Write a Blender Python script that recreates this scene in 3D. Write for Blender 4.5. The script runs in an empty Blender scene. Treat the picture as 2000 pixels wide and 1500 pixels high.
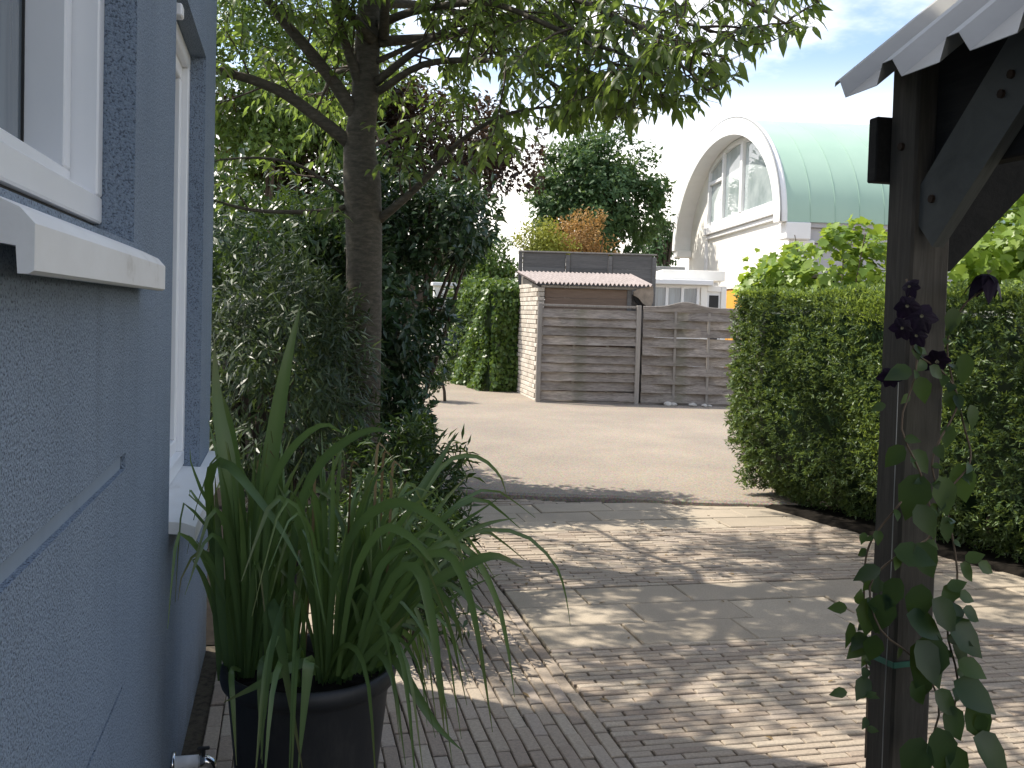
import bpy, bmesh, math, random
import numpy as np
from mathutils import Vector, Matrix

rnd = random.Random(7)
rng = np.random.default_rng(7)
SC = bpy.context.scene
COL = SC.collection
PI = math.pi

# ------------------------------------------------------------------ camera
EYE = Vector((0.0, 0.0, 1.6))
YAW, PITCH, ROLL = math.radians(13.05), math.radians(2.0), math.radians(1.6)
cam_data = bpy.data.cameras.new("camera")
cam = bpy.data.objects.new("camera", cam_data)
COL.objects.link(cam)
CAM_ROT = (Matrix.Rotation(-YAW, 3, 'Z') @ Matrix.Rotation(PI / 2 - PITCH, 3, 'X') @ Matrix.Rotation(ROLL, 3, 'Z'))
cam.matrix_world = Matrix.Translation(EYE) @ CAM_ROT.to_4x4()
cam_data.sensor_width = 36.0
cam_data.lens = 34.2
cam_data.shift_y = -(750 - (612 + 1900 * math.tan(PITCH))) / 2000.0
cam_data.clip_start = 0.05
cam_data.clip_end = 3000
SC.camera = cam

# ------------------------------------------------------------------ world, sun, exposure
SUN_EL = math.radians(54)
SUN_DIR = Vector((-0.820 * math.cos(SUN_EL), 0.572 * math.cos(SUN_EL), math.sin(SUN_EL)))   # towards the sun
world = bpy.data.worlds.new("World")
SC.world = world
world.use_nodes = True
wn, wl = world.node_tree.nodes, world.node_tree.links
wn.clear()
w_out = wn.new('ShaderNodeOutputWorld')
w_bg = wn.new('ShaderNodeBackground')
w_sky = wn.new('ShaderNodeTexSky')
w_sky.sky_type = 'NISHITA'
w_sky.sun_disc = False
w_sky.sun_elevation = SUN_EL
w_sky.sun_rotation = math.atan2(SUN_DIR.x, SUN_DIR.y)
w_sky.air_density = 1.0
w_sky.dust_density = 1.5
w_sky.ozone_density = 1.0
w_tc = wn.new('ShaderNodeTexCoord')
w_sep = wn.new('ShaderNodeSeparateXYZ')
wl.new(w_tc.outputs['Generated'], w_sep.inputs[0])


def wmath(op, a, b=None, clamp=False):
    n = wn.new('ShaderNodeMath')
    n.operation = op
    n.use_clamp = clamp
    for i, v in enumerate((a, b)):
        if v is None:
            continue
        if isinstance(v, (int, float)):
            n.inputs[i].default_value = v
        else:
            wl.new(v, n.inputs[i])
    return n.outputs[0]


# thin high cloud: noise on a plane far overhead, thickening to white haze at the horizon
w_den = wmath('ADD', wmath('MAXIMUM', w_sep.outputs[2], 0.0), 0.16)
w_cmb = wn.new('ShaderNodeCombineXYZ')
CLOUD_SHIFT = (5.2, -1.4)
wl.new(wmath('ADD', wmath('DIVIDE', w_sep.outputs[0], w_den), CLOUD_SHIFT[0]), w_cmb.inputs[0])
wl.new(wmath('ADD', wmath('DIVIDE', w_sep.outputs[1], w_den), CLOUD_SHIFT[1]), w_cmb.inputs[1])
w_noise = wn.new('ShaderNodeTexNoise')
w_noise.inputs['Scale'].default_value = 1.15
w_noise.inputs['Detail'].default_value = 7
w_noise.inputs['Roughness'].default_value = 0.58
wl.new(w_cmb.outputs[0], w_noise.inputs['Vector'])
w_cl = wn.new('ShaderNodeMapRange')
w_cl.interpolation_type = 'SMOOTHSTEP'
w_cl.inputs['From Min'].default_value = 0.46
w_cl.inputs['From Max'].default_value = 0.68
wl.new(w_noise.outputs['Fac'], w_cl.inputs['Value'])
w_hz = wn.new('ShaderNodeMapRange')
w_hz.interpolation_type = 'SMOOTHSTEP'
w_hz.inputs['From Min'].default_value = 0.26
w_hz.inputs['From Max'].default_value = 0.12
wl.new(w_sep.outputs[2], w_hz.inputs['Value'])
w_mask = wmath('MAXIMUM', wmath('MULTIPLY', w_cl.outputs[0], 0.8), wmath('MULTIPLY', w_hz.outputs[0], 0.96), True)
w_mix = wn.new('ShaderNodeMix')
w_mix.data_type = 'RGBA'
wl.new(w_mask, w_mix.inputs['Factor'])
wl.new(w_sky.outputs[0], w_mix.inputs['A'])
w_mix.inputs['B'].default_value = (9.0, 8.5, 7.9, 1)          # cloud, in the same units as the sky
wl.new(w_mix.outputs['Result'], w_bg.inputs['Color'])
w_bg.inputs['Strength'].default_value = 0.125
wl.new(w_bg.outputs[0], w_out.inputs[0])

sun_data = bpy.data.lights.new("sun", 'SUN')
sun_data.energy = 3.5
sun_data.angle = math.radians(0.55)
sun_data.color = (1.0, 0.93, 0.82)
sun = bpy.data.objects.new("sun", sun_data)
COL.objects.link(sun)
sun.rotation_euler = SUN_DIR.to_track_quat('Z', 'Y').to_euler()
sun.location = (-8, 5, 14)

SC.view_settings.view_transform = 'Standard'
SC.view_settings.look = 'None'
SC.view_settings.gamma = 1
SC.view_settings.use_curve_mapping = False
SC.view_settings.exposure = 1.02
SC.cycles.max_bounces = 8
SC.cycles.transparent_max_bounces = 8
SC.cycles.use_denoising = True


# ------------------------------------------------------------------ helpers
def at(px, py, d):
    """The point d metres ahead of the viewpoint along the sight line through (px, py) of the 2000x1500 photograph."""
    v = Vector(((px - 1000) / 1900.0, -(py - (612 + 1900 * math.tan(PITCH))) / 1900.0, -1.0)) * d
    return EYE + CAM_ROT @ v


def seen_at(P):
    """Where world points (N,3) fall in the photograph, used to prune the cherry as a gardener would."""
    R = np.array(CAM_ROT)
    q = (P - np.array(EYE)) @ R
    d = -q[:, 2]
    return 1000 + 1900 * q[:, 0] / d, (612 + 1900 * math.tan(PITCH)) - 1900 * q[:, 1] / d, d


def put(o, label=None, cat=None, group=None, kind=None):
    if label:
        o['label'] = label
    if cat:
        o['category'] = cat
    if group:
        o['group'] = group
    if kind:
        o['kind'] = kind
    return o


def thing(name, loc, label, cat, group=None):
    o = bpy.data.objects.new(name, None)
    o.empty_display_size = 0.1
    o.location = loc
    COL.objects.link(o)
    return put(o, label, cat, group)


def child(o, parent):
    """Parent without moving: things sit at their base, parts and sub-parts are modelled in world coordinates."""
    if parent is not None:
        o.parent = parent
        if parent.parent is None:
            o.matrix_parent_inverse = parent.matrix_basis.inverted()
        else:
            o.matrix_parent_inverse = (parent.matrix_basis).inverted()
    return o


def mesh_obj(name, me, mat=None, parent=None, matrix=None):
    o = bpy.data.objects.new(name, me)
    COL.objects.link(o)
    if mat is not None and not me.materials:
        me.materials.append(mat)
    if matrix is not None:
        o.matrix_basis = matrix
    return child(o, parent)


def mk(name, verts, faces, mat, parent=None, smooth=False):
    me = bpy.data.meshes.new(name)
    me.from_pydata([tuple(v) for v in verts], [], faces)
    if smooth:
        me.polygons.foreach_set('use_smooth', [True] * len(me.polygons))
    me.update()
    return mesh_obj(name, me, mat, parent)


class MB:
    """Collects simple shapes into one mesh."""
    def __init__(self):
        self.v, self.f = [], []

    def add(self, v, f):
        b = len(self.v)
        self.v += [tuple(p) for p in v]
        self.f += [tuple(b + i for i in q) for q in f]
        return self

    def box(self, lo, hi, M=None, ch=0.0):
        x0, y0, z0 = lo
        x1, y1, z1 = hi
        if ch <= 0:
            v = [(x0, y0, z0), (x1, y0, z0), (x1, y1, z0), (x0, y1, z0), (x0, y0, z1), (x1, y0, z1), (x1, y1, z1), (x0, y1, z1)]
            f = [(3, 2, 1, 0), (4, 5, 6, 7), (0, 1, 5, 4), (1, 2, 6, 5), (2, 3, 7, 6), (3, 0, 4, 7)]
        else:
            bm = bmesh.new()
            bmesh.ops.create_cube(bm, size=1)
            for w in bm.verts:
                w.co = Vector(((x0 + x1) / 2 + w.co.x * (x1 - x0), (y0 + y1) / 2 + w.co.y * (y1 - y0), (z0 + z1) / 2 + w.co.z * (z1 - z0)))
            bmesh.ops.bevel(bm, geom=list(bm.edges), offset=ch, segments=1, affect='EDGES')
            bm.verts.index_update()
            v = [tuple(w.co) for w in bm.verts]
            f = [tuple(w.index for w in q.verts) for q in bm.faces]
            bm.free()
        if M is not None:
            v = [M @ Vector(p) for p in v]
        return self.add(v, f)

    def tube(self, pts, rad, n=8, cap=True, wob=0.0):
        pts = [Vector(p) for p in pts]
        t0 = (pts[1] - pts[0]).normalized()
        ref = Vector((0, 0, 1)) if abs(t0.z) < 0.9 else Vector((1, 0, 0))
        nx = t0.cross(ref).normalized()
        v, f = [], []
        for i, p in enumerate(pts):
            t = (pts[min(i + 1, len(pts) - 1)] - pts[max(i - 1, 0)]).normalized()
            nx = (nx - t * nx.dot(t)).normalized()
            ny = t.cross(nx)
            r = rad[i] if hasattr(rad, '__len__') else rad
            for k in range(n):
                a = 2 * PI * k / n
                rr = r * (1 + (wob * rnd.uniform(-1, 1) if wob else 0))
                v.append(p + nx * math.cos(a) * rr + ny * math.sin(a) * rr)
        for i in range(len(pts) - 1):
            for k in range(n):
                f.append((i * n + k, i * n + (k + 1) % n, (i + 1) * n + (k + 1) % n, (i + 1) * n + k))
        if cap:
            f.append(tuple(range(n))[::-1])
            f.append(tuple((len(pts) - 1) * n + k for k in range(n)))
        return self.add(v, f)

    def prism(self, poly, axis, a, b):
        """poly in the plane across `axis` ('x','y','z'), extruded from a to b."""
        def P(u, w, t):
            return {'x': (t, u, w), 'y': (u, t, w), 'z': (u, w, t)}[axis]
        n = len(poly)
        v = [P(u, w, a) for u, w in poly] + [P(u, w, b) for u, w in poly]
        f = [tuple(range(n)), tuple(range(2 * n - 1, n - 1, -1))]
        f += [(i, n + i, n + (i + 1) % n, (i + 1) % n) for i in range(n)]
        return self.add(v, f)

    def build(self, name, mat, parent=None, smooth=False):
        o = mk(name, self.v, self.f, mat, parent, smooth)
        bm = bmesh.new()
        bm.from_mesh(o.data)
        bmesh.ops.recalc_face_normals(bm, faces=bm.faces)
        bm.to_mesh(o.data)
        bm.free()
        return o


def smooth_line(pts, n):
    """Catmull-Rom through the points, n samples."""
    P = [Vector(p) for p in pts]
    P = [P[0] * 2 - P[1]] + P + [P[-1] * 2 - P[-2]]
    out = []
    segs = len(P) - 3
    for j in range(n):
        t = j / (n - 1) * segs
        i = min(int(t), segs - 1)
        u = t - i
        a, b, c, d = P[i:i + 4]
        out.append(0.5 * ((2 * b) + (c - a) * u + (2 * a - 5 * b + 4 * c - d) * u * u + (3 * b - a - 3 * c + d) * u ** 3))
    return out


def ramp_of(vals, t):
    k = t * (len(vals) - 1)
    i = min(int(k), len(vals) - 2)
    return vals[i] + (vals[i + 1] - vals[i]) * (k - i)


# ---- leaves in bulk -------------------------------------------------
LEAF_DIAMOND = (np.array([(0, 0, 0), (-.5, .42, .10), (0, .45, 0), (.5, .42, .10), (0, 1, -.06)]),
                np.array([(0, 2, 1), (0, 3, 2), (1, 2, 4), (2, 3, 4)]))
LEAF_LANCE = (np.array([(0, 0, 0), (-.42, .22, .05), (0, .24, 0), (.42, .22, .05), (-.42, .55, .01), (0, .58, -.05), (.42, .55, .01), (0, 1, -.20)]),
              np.array([(0, 2, 1), (0, 3, 2), (1, 2, 5), (1, 5, 4), (2, 3, 6), (2, 6, 5), (4, 5, 7), (5, 6, 7)]))
LEAF_BLADE = (np.array([(0, 0, 0), (-.5, .35, .0), (.5, .35, 0), (0, 1, -.1)]), np.array([(0, 2, 1), (1, 2, 3)]))


def palmate():
    v = [(0, 0.02, 0)]
    ring = [(-.18, -.06), (-.48, .10), (-.36, .32), (-.55, .52), (-.25, .60), (0, 1.0), (.25, .60), (.55, .52), (.36, .32), (.48, .10), (.18, -.06)]
    v = [(0, .3, -.03)] + [(x, y, .05 if abs(x) > .4 else 0.0) for x, y in ring]
    f = [(0, i + 1, i) for i in range(1, len(ring))] + [(0, 1, len(ring))]
    return np.array(v), np.array(f)


LEAF_PALM = palmate()


def unit(a):
    return a / np.maximum(np.linalg.norm(a, axis=-1, keepdims=True), 1e-9)


def leaf_arrays(pos, axis, normal, length, width, tmpl):
    V, F = tmpl
    axis = unit(axis)
    side = unit(np.cross(axis, normal))
    nrm = np.cross(side, axis)
    L = np.asarray(length)[:, None, None]
    W = np.asarray(width)[:, None, None]
    P = pos[:, None, :] + axis[:, None, :] * V[None, :, 1:2] * L + side[:, None, :] * V[None, :, 0:1] * W + nrm[:, None, :] * V[None, :, 2:3] * L
    n, k = P.shape[0], V.shape[0]
    T = (F[None, :, :] + (np.arange(n) * k)[:, None, None]).reshape(-1, 3)
    return P.reshape(-1, 3), T, k


def tri_mesh(name, P, T, tone=None):
    me = bpy.data.meshes.new(name)
    me.vertices.add(len(P))
    me.vertices.foreach_set('co', np.ascontiguousarray(P, dtype=np.float32).ravel())
    me.loops.add(len(T) * 3)
    me.loops.foreach_set('vertex_index', np.ascontiguousarray(T, dtype=np.int32).ravel())
    me.polygons.add(len(T))
    me.polygons.foreach_set('loop_start', np.arange(0, len(T) * 3, 3, dtype=np.int32))
    if tone is not None:
        a = me.attributes.new('tone', 'FLOAT', 'POINT')
        a.data.foreach_set('value', np.ascontiguousarray(tone, dtype=np.float32))
    me.update(calc_edges=True)
    return me


def leaves(name, pos, axis, normal, length, width, tmpl, mat, parent=None, tone=None):
    P, T, k = leaf_arrays(pos, axis, normal, length, width, tmpl)
    if tone is None:
        tone = rng.random(len(pos))
    return mesh_obj(name, tri_mesh(name, P, T, np.repeat(tone, k)), mat, parent)


def rdir(n):
    return unit(rng.normal(size=(n, 3)))


def blob_leaves(center, rad, n, clumps, clump_r, hollow=0.55, flat_bottom=None):
    """Leaf positions and outward directions in an uneven crown made of clumps."""
    center, rad = np.array(center), np.array(rad)
    d = rdir(clumps)
    r = (hollow + (1 - hollow) * rng.random(clumps) ** 0.6)[:, None]
    C = d * r
    pick = rng.integers(0, clumps, n)
    q = C[pick] * rad + rdir(n) * (clump_r * (0.35 + 0.65 * rng.random(n)) * (0.7 + 0.6 * rng.random(clumps))[pick])[:, None]
    P = center + q
    out = unit(q / rad)
    tone = np.clip(rng.random(n) * 0.75 + (rng.random(clumps) * 0.35)[pick], 0, 1)
    if flat_bottom is not None:
        keep = P[:, 2] > flat_bottom
        P, out, tone = P[keep], out[keep], tone[keep]
    return P, out, tone


# ------------------------------------------------------------------ materials
class NT:
    def __init__(self, name):
        self.m = bpy.data.materials.new(name)
        self.m.use_nodes = True
        self.n, self.l = self.m.node_tree.nodes, self.m.node_tree.links
        self.n.clear()
        self.out = self.n.new('ShaderNodeOutputMaterial')
        self.b = self.n.new('ShaderNodeBsdfPrincipled')
        self.l.new(self.b.outputs[0], self.out.inputs[0])
        tc = self.n.new('ShaderNodeTexCoord')
        self.obj = tc.outputs['Object']

    def link(self, a, b):
        self.l.new(a, b)

    def mapping(self, scale, src=None, rot=(0, 0, 0)):
        m = self.n.new('ShaderNodeMapping')
        m.inputs['Scale'].default_value = scale
        m.inputs['Rotation'].default_value = rot
        self.link(src or self.obj, m.inputs[0])
        return m.outputs[0]

    def noise(self, scale, vec=None, detail=4, rough=0.55, dist=0.0):
        n = self.n.new('ShaderNodeTexNoise')
        n.inputs['Scale'].default_value = scale
        n.inputs['Detail'].default_value = detail
        n.inputs['Roughness'].default_value = rough
        n.inputs['Distortion'].default_value = dist
        self.link(vec or self.obj, n.inputs['Vector'])
        return n.outputs['Fac']

    def voronoi(self, scale, vec=None, out='Distance'):
        n = self.n.new('ShaderNodeTexVoronoi')
        n.inputs['Scale'].default_value = scale
        self.link(vec or self.obj, n.inputs['Vector'])
        return n.outputs[out]

    def ramp(self, fac, stops):
        r = self.n.new('ShaderNodeValToRGB')
        el = r.color_ramp.elements
        while len(el) < len(stops):
            el.new(0.5)
        for e, (p, c) in zip(el, stops):
            e.position = p
            e.color = (*c, 1) if len(c) == 3 else c
        self.link(fac, r.inputs[0])
        return r.outputs[0]

    def math(self, op, a, b=0.0, clamp=False):
        n = self.n.new('ShaderNodeMath')
        n.operation = op
        n.use_clamp = clamp
        for i, v in enumerate((a, b)):
            if isinstance(v, (int, float)):
                n.inputs[i].default_value = v
            else:
                self.link(v, n.inputs[i])
        return n.outputs[0]

    def mix(self, fac, a, b, blend='MIX'):
        n = self.n.new('ShaderNodeMix')
        n.data_type = 'RGBA'
        n.blend_type = blend
        for k, v in (('Factor', fac), ('A', a), ('B', b)):
            i = n.inputs[k] if k == 'Factor' else [x for x in n.inputs if x.name == k and x.type == 'RGBA'][0]
            if isinstance(v, (int, float)):
                i.default_value = v
            elif isinstance(v, tuple):
                i.default_value = (*v, 1) if len(v) == 3 else v
            else:
                self.link(v, i)
        return [x for x in n.outputs if x.type == 'RGBA'][0]

    def attr(self, name):
        n = self.n.new('ShaderNodeAttribute')
        n.attribute_name = name
        return n.outputs['Fac']

    def per_object(self):
        return self.n.new('ShaderNodeObjectInfo').outputs['Random']

    def bump(self, h, strength=0.5, dist=0.01):
        n = self.n.new('ShaderNodeBump')
        n.inputs['Strength'].default_value = strength
        n.inputs['Distance'].default_value = dist
        self.link(h, n.inputs['Height'])
        self.link(n.outputs[0], self.b.inputs['Normal'])

    def set(self, color=None, rough=None, metal=None, spec=None):
        for k, v in (('Base Color', color), ('Roughness', rough), ('Metallic', metal), ('Specular IOR Level', spec)):
            if v is None:
                continue
            if isinstance(v, (int, float)):
                self.b.inputs[k].default_value = v
            elif isinstance(v, tuple):
                self.b.inputs[k].default_value = (*v, 1)
            else:
                self.link(v, self.b.inputs[k])
        return self.m


def leaf_mat(name, dark, light, trans, amount=0.35, rough=0.42, spec=0.4):
    t = NT(name)
    tone = t.math('ADD', t.math('MULTIPLY', t.attr('tone'), 0.8), t.math('MULTIPLY', t.per_object(), 0.2))
    col = t.mix(tone, dark, light)
    t.set(color=col, rough=rough, spec=spec)
    tr = t.n.new('ShaderNodeBsdfTranslucent')
    t.link(t.mix(tone, tuple(c * 0.6 for c in trans), trans), tr.inputs[0])
    mx = t.n.new('ShaderNodeMixShader')
    mx.inputs[0].default_value = amount
    t.link(t.b.outputs[0], mx.inputs[1])
    t.link(tr.outputs[0], mx.inputs[2])
    t.link(mx.outputs[0], t.out.inputs[0])
    return t.m


def wood_mat(name, stops, scale, rough=0.8, bump=0.4, vary=0.35, algae=None):
    """Weathered timber; `scale` stretches the grain along the member."""
    t = NT(name)
    shift = t.n.new('ShaderNodeVectorMath')
    shift.operation = 'ADD'
    t.link(t.obj, shift.inputs[0])
    cm = t.n.new('ShaderNodeCombineXYZ')
    for i in range(3):
        t.link(t.math('MULTIPLY', t.per_object(), 17.0 + 9 * i), cm.inputs[i])
    t.link(cm.outputs[0], shift.inputs[1])
    v = t.mapping(scale, shift.outputs[0])
    g = t.noise(6, v, 8, 0.65, 0.6)
    g2 = t.noise(1.1, v, 3, 0.5)
    col = t.ramp(t.math('ADD', t.math('MULTIPLY', g, 0.65), t.math('MULTIPLY', g2, 0.35)), stops)
    br = t.math('ADD', t.math('MULTIPLY', t.per_object(), vary), 1 - vary / 2)
    cb = t.n.new('ShaderNodeCombineXYZ')
    for i in range(3):
        t.link(br, cb.inputs[i])
    col = t.mix(1.0, col, cb.outputs[0], 'MULTIPLY')
    if algae:
        blot = t.ramp(t.noise(2.3, t.obj, 4, 0.6), [(0.52, (0, 0, 0)), (0.72, (1, 1, 1))])
        col = t.mix(t.math('MULTIPLY', blot, 0.55), col, algae)
    t.set(color=col, rough=rough, spec=0.25)
    t.bump(g, bump, 0.004)
    return t.m


def plain(name, color, rough=0.6, metal=0.0, spec=0.4, blotch=0.12, scale=3.0):
    t = NT(name)
    n = t.noise(scale, None, 5, 0.6)
    a = tuple(c * (1 - blotch) for c in color)
    b = tuple(min(1, c * (1 + blotch)) for c in color)
    t.set(color=t.ramp(n, [(0.3, a), (0.7, b)]), rough=rough, metal=metal, spec=spec)
    return t.m


# rough-cast wall paint
t = NT('grey_blue_render')
pit = t.noise(185, None, 3, 0.6)
grain = t.voronoi(190)
stain = t.noise(1.3, t.mapping((1, 1, .45)), 5, 0.6)
base = t.ramp(stain, [(0.3, (.228, .285, .358)), (0.7, (.272, .332, .410))])
streak = t.noise(1.0, t.mapping((9, 9, .55)), 5, .6)
base = t.mix(t.math('MULTIPLY', t.ramp(streak, [(0.52, (0, 0, 0)), (.75, (1, 1, 1))]), .30), base, (.15, .175, .195))
base = t.mix(t.math('MULTIPLY', t.ramp(t.noise(.9, None, 6, .7), [(0.55, (0, 0, 0)), (.72, (1, 1, 1))]), .15), base, (.33, .385, .45))
sz = t.n.new('ShaderNodeSeparateXYZ'); t.link(t.obj, sz.inputs[0])
splash = t.math('SUBTRACT', t.math('MULTIPLY', t.noise(7, None, 5, .7), 1.1), t.math('MULTIPLY', sz.outputs[2], 1.9), True)
base = t.mix(t.math('MULTIPLY', splash, .8), base, (.12, .105, .085))
base = t.mix(t.ramp(pit, [(0.36, (1, 1, 1)), (0.47, (0, 0, 0))]), base, (.105, .128, .165))
base = t.mix(t.ramp(pit, [(0.58, (0, 0, 0)), (0.72, (.5, .5, .5))]), base, (.40, .455, .53))
t.set(color=base, rough=0.85, spec=0.2)
t.bump(t.math('ADD', pit, t.math('MULTIPLY', grain, 0.5)), 0.9, 0.007)
M_WALL = t.m
t = NT('smooth_grey_blue_render')
n = t.noise(160, None, 3, 0.6)
t.set(color=t.mix(t.ramp(n, [(0.35, (1, 1, 1)), (0.5, (0, 0, 0))]), (.385, .455, .545), (.29, .345, .42)), rough=0.85, spec=0.2)
t.bump(n, 0.4, 0.004)
M_WALL2 = t.m
M_WALL3 = plain('smooth_groove_paint', (.235, .285, .345), .8, 0, .2, .06, 12)
M_PVC = plain('white_window_plastic', (.88, .885, .89), 0.32, 0, 0.5, 0.03)
t = NT('painted_sill')
n = t.noise(5, t.mapping((1, .5, 1)), 6, 0.65)
t.set(color=t.ramp(n, [(0.28, (.50, .47, .42)), (0.42, (.80, .79, .77)), (0.7, (.88, .88, .87))]), rough=0.5, spec=0.4)
t.bump(t.noise(60), 0.15, 0.003)
M_SILL = t.m
M_GASKET = plain('dark_gasket', (.03, .03, .03), 0.7)
t = NT('window_glass')
t.set(color=t.ramp(t.noise(9, t.mapping((1, 1.2, .12)), 3), [(0.35, (.11, .13, .15)), (0.65, (.20, .24, .27))]), rough=0.04, spec=0.9)
M_GLASS = t.m
t = NT('pale_reflecting_glass')
t.set(color=t.ramp(t.noise(1.2, None, 5), [(0.4, (.30, .36, .36)), (0.62, (.46, .52, .52))]), rough=0.03, spec=1.0)
M_GLASS2 = t.m
M_ROOFING = plain('roof_felt', (.08, .08, .08), 0.9)

# paving
def brick_mat(name, attr):
    t = NT(name)
    tone = t.attr('tone') if attr else t.per_object()
    c1 = t.ramp(tone, [(0, (.315, .255, .205)), (.3, (.365, .304, .243)), (.6, (.405, .344, .275)), (.85, (.375, .318, .270)), (1, (.45, .39, .31))])
    geo = t.n.new('ShaderNodeNewGeometry').outputs['Position']
    grit = t.noise(90, geo, 4, 0.7)
    c2 = t.mix(1.0, c1, t.ramp(grit, [(0.3, (.72, .72, .72)), (0.7, (1.12, 1.1, 1.06))]), 'MULTIPLY')
    wear = t.noise(2.2, geo, 5, 0.6)
    c3 = t.mix(t.ramp(wear, [(0.5, (0, 0, 0)), (0.75, (.4, .4, .4))]), c2, (.38, .33, .265))
    t.set(color=c3, rough=0.85, spec=0.25)
    t.bump(grit, 0.5, 0.003)
    return t.m


M_BRICK, M_BRICKS = brick_mat('paving_clinker', False), brick_mat('paving_clinkers', True)
t = NT('joint_sand')
t.set(color=t.ramp(t.noise(40, None, 5), [(0.35, (.05, .042, .034)), (0.6, (.10, .085, .062)), (0.75, (.06, .075, .03))]), rough=0.95, spec=0.1)
M_SAND = t.m
t = NT('concrete_slab')
geo = t.n.new('ShaderNodeNewGeometry').outputs['Position']
g = t.noise(140, geo, 3, 0.7)
c = t.mix(1.0, t.ramp(t.per_object(), [(0, (.37, .312, .240)), (.5, (.415, .352, .272)), (1, (.45, .385, .298))]), t.ramp(g, [(0.3, (.75, .75, .75)), (.7, (1.1, 1.1, 1.1))]), 'MULTIPLY')
c = t.mix(t.ramp(t.noise(1.7, geo, 6, .65), [(0.45, (0, 0, 0)), (.75, (.5, .5, .5))]), c, (.24, .215, .17))
t.set(color=c, rough=0.88, spec=0.25)
t.bump(g, 0.4, 0.003)
M_SLAB = t.m
t = NT('gritted_asphalt')
geo = t.n.new('ShaderNodeNewGeometry').outputs['Position']
sp = t.voronoi(95, geo, 'Color')
g = t.noise(60, geo, 4, .7)
big = t.noise(.6, geo, 6, .62)
c = t.ramp(g, [(0.28, (.13, .112, .095)), (.45, (.265, .228, .188)), (.60, (.325, .282, .232)), (.74, (.47, .41, .34))])
c = t.mix(.22, c, t.mix(1, sp, (.6, .53, .45), 'MULTIPLY'))
c = t.mix(1.0, c, t.ramp(big, [(0.3, (.80, .80, .81)), (.7, (1.10, 1.08, 1.05))]), 'MULTIPLY')
trk = t.noise(1.0, t.mapping((.9, .22, 1), geo, (0, 0, -.35)), 5, .6)
c = t.mix(t.math('MULTIPLY', t.ramp(trk, [(0.5, (0, 0, 0)), (.68, (1, 1, 1))]), .30), c, (.205, .178, .15))
spot = t.noise(2.6, geo, 4, .6)
c = t.mix(t.math('MULTIPLY', t.ramp(spot, [(0.66, (0, 0, 0)), (.74, (1, 1, 1))]), .30), c, (.15, .135, .115))
t.set(color=c, rough=0.9, spec=0.2)
t.bump(g, 0.6, 0.006)
M_ASPHALT = t.m
M_SOIL = plain('shade_darkened_soil', (.012, .010, .008), 0.95, 0, 0.1, 0.5, 25)  # soil taken down to near-black, shade put into its colour
t = NT('lawn_soil')
t.set(color=t.ramp(t.noise(1.5, None, 8, .65), [(0.3, (.055, .06, .025)), (.6, (.10, .10, .045)), (.8, (.14, .12, .075))]), rough=0.95, spec=0.1)
M_GROUND = t.m

# timber
GREY = [(0.30, (.07, .060, .051)), (0.45, (.195, .168, .145)), (0.58, (.305, .27, .235)), (0.8, (.42, .38, .335))]
M_SLAT = wood_mat('weathered_slat', GREY, (1.1, 14, 14), algae=(.13, .13, .085))
M_BATTEN = wood_mat('weathered_batten', [(0.2, (.15, .135, .12)), (0.5, (.26, .24, .215)), (0.85, (.37, .34, .31))], (14, 14, 1.1))
M_DARKBOARD = wood_mat('dark_weathered_board', [(0.2, (.07, .067, .064)), (0.5, (.15, .143, .135)), (0.85, (.24, .225, .21))], (1.1, 14, 14))
M_BROWNBOARD = wood_mat('brown_board', [(0.2, (.12, .085, .065)), (0.5, (.20, .145, .11)), (0.85, (.27, .20, .155))], (1.0, 12, 12), vary=.2)
M_POST = wood_mat('dark_post_timber', [(0.2, (.036, .031, .026)), (0.5, (.085, .075, .062)), (0.85, (.155, .139, .118))], (12, 12, .9), algae=(.075, .075, .05))
M_BEAM = wood_mat('dark_beam_timber', [(0.2, (.009, .009, .009)), (0.5, (.020, .019, .018)), (0.85, (.036, .034, .031))], (12, .9, 12))
M_BRACE = wood_mat('brace_timber', [(0.2, (.060, .062, .058)), (0.5, (.125, .128, .118)), (0.85, (.19, .192, .175))], (12, .9, 1.2))
M_BARGE = plain('tan_sheet', (.29, .24, .19), 0.85, 0, .2, .25, 8)
M_SHEET = plain('grey_steel_sheet', (.40, .39, .36), 0.45, 0.0, 0.5, .10, 5)
M_FIBRE = plain('fibre_cement_sheet', (.30, .262, .25), 0.9, 0, .2, .18, 7)
t = NT('pale_brick')
t.set(color=t.mix(1.0, t.ramp(t.per_object(), [(0, (.47, .42, .36)), (.5, (.57, .52, .45)), (1, (.66, .61, .54))]),
                  t.ramp(t.noise(35, None, 5, .7), [(0.3, (.75, .73, .7)), (.7, (1.08, 1.08, 1.08))]), 'MULTIPLY'), rough=.9, spec=.2)
t.bump(t.noise(60), .4, .006)
M_PALEBRICK = t.m
M_MORTAR = plain('mortar', (.24, .215, .185), .95, 0, .1)

# barrel-roofed house
M_STUCCO = plain('cream_render', (.86, .84, .78), .8, 0, .2, .03)
M_WHITE = plain('white_paint', (.80, .80, .79), .6, 0, .3, .03)
M_GREYWALL = plain('pale_grey_cladding', (.42, .42, .44), .7, 0, .3, .06)
t = NT('green_copper')
v = t.mapping((.7, .7, .25))
t.set(color=t.mix(.35, t.ramp(t.noise(1.4, v, 6, .6), [(0.3, (.31, .46, .37)), (.7, (.38, .53, .43))]), t.ramp(t.per_object(), [(0, (.32, .47, .38)), (1, (.37, .52, .42))])), rough=.55, spec=.4)
M_COPPER = t.m
M_ORANGE = plain('orange_paint', (.75, .36, .05), .6, 0, .3, .05)
M_GREYROOF = plain('grey_roofing', (.30, .31, .31), .8, 0, .2, .1)

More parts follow.
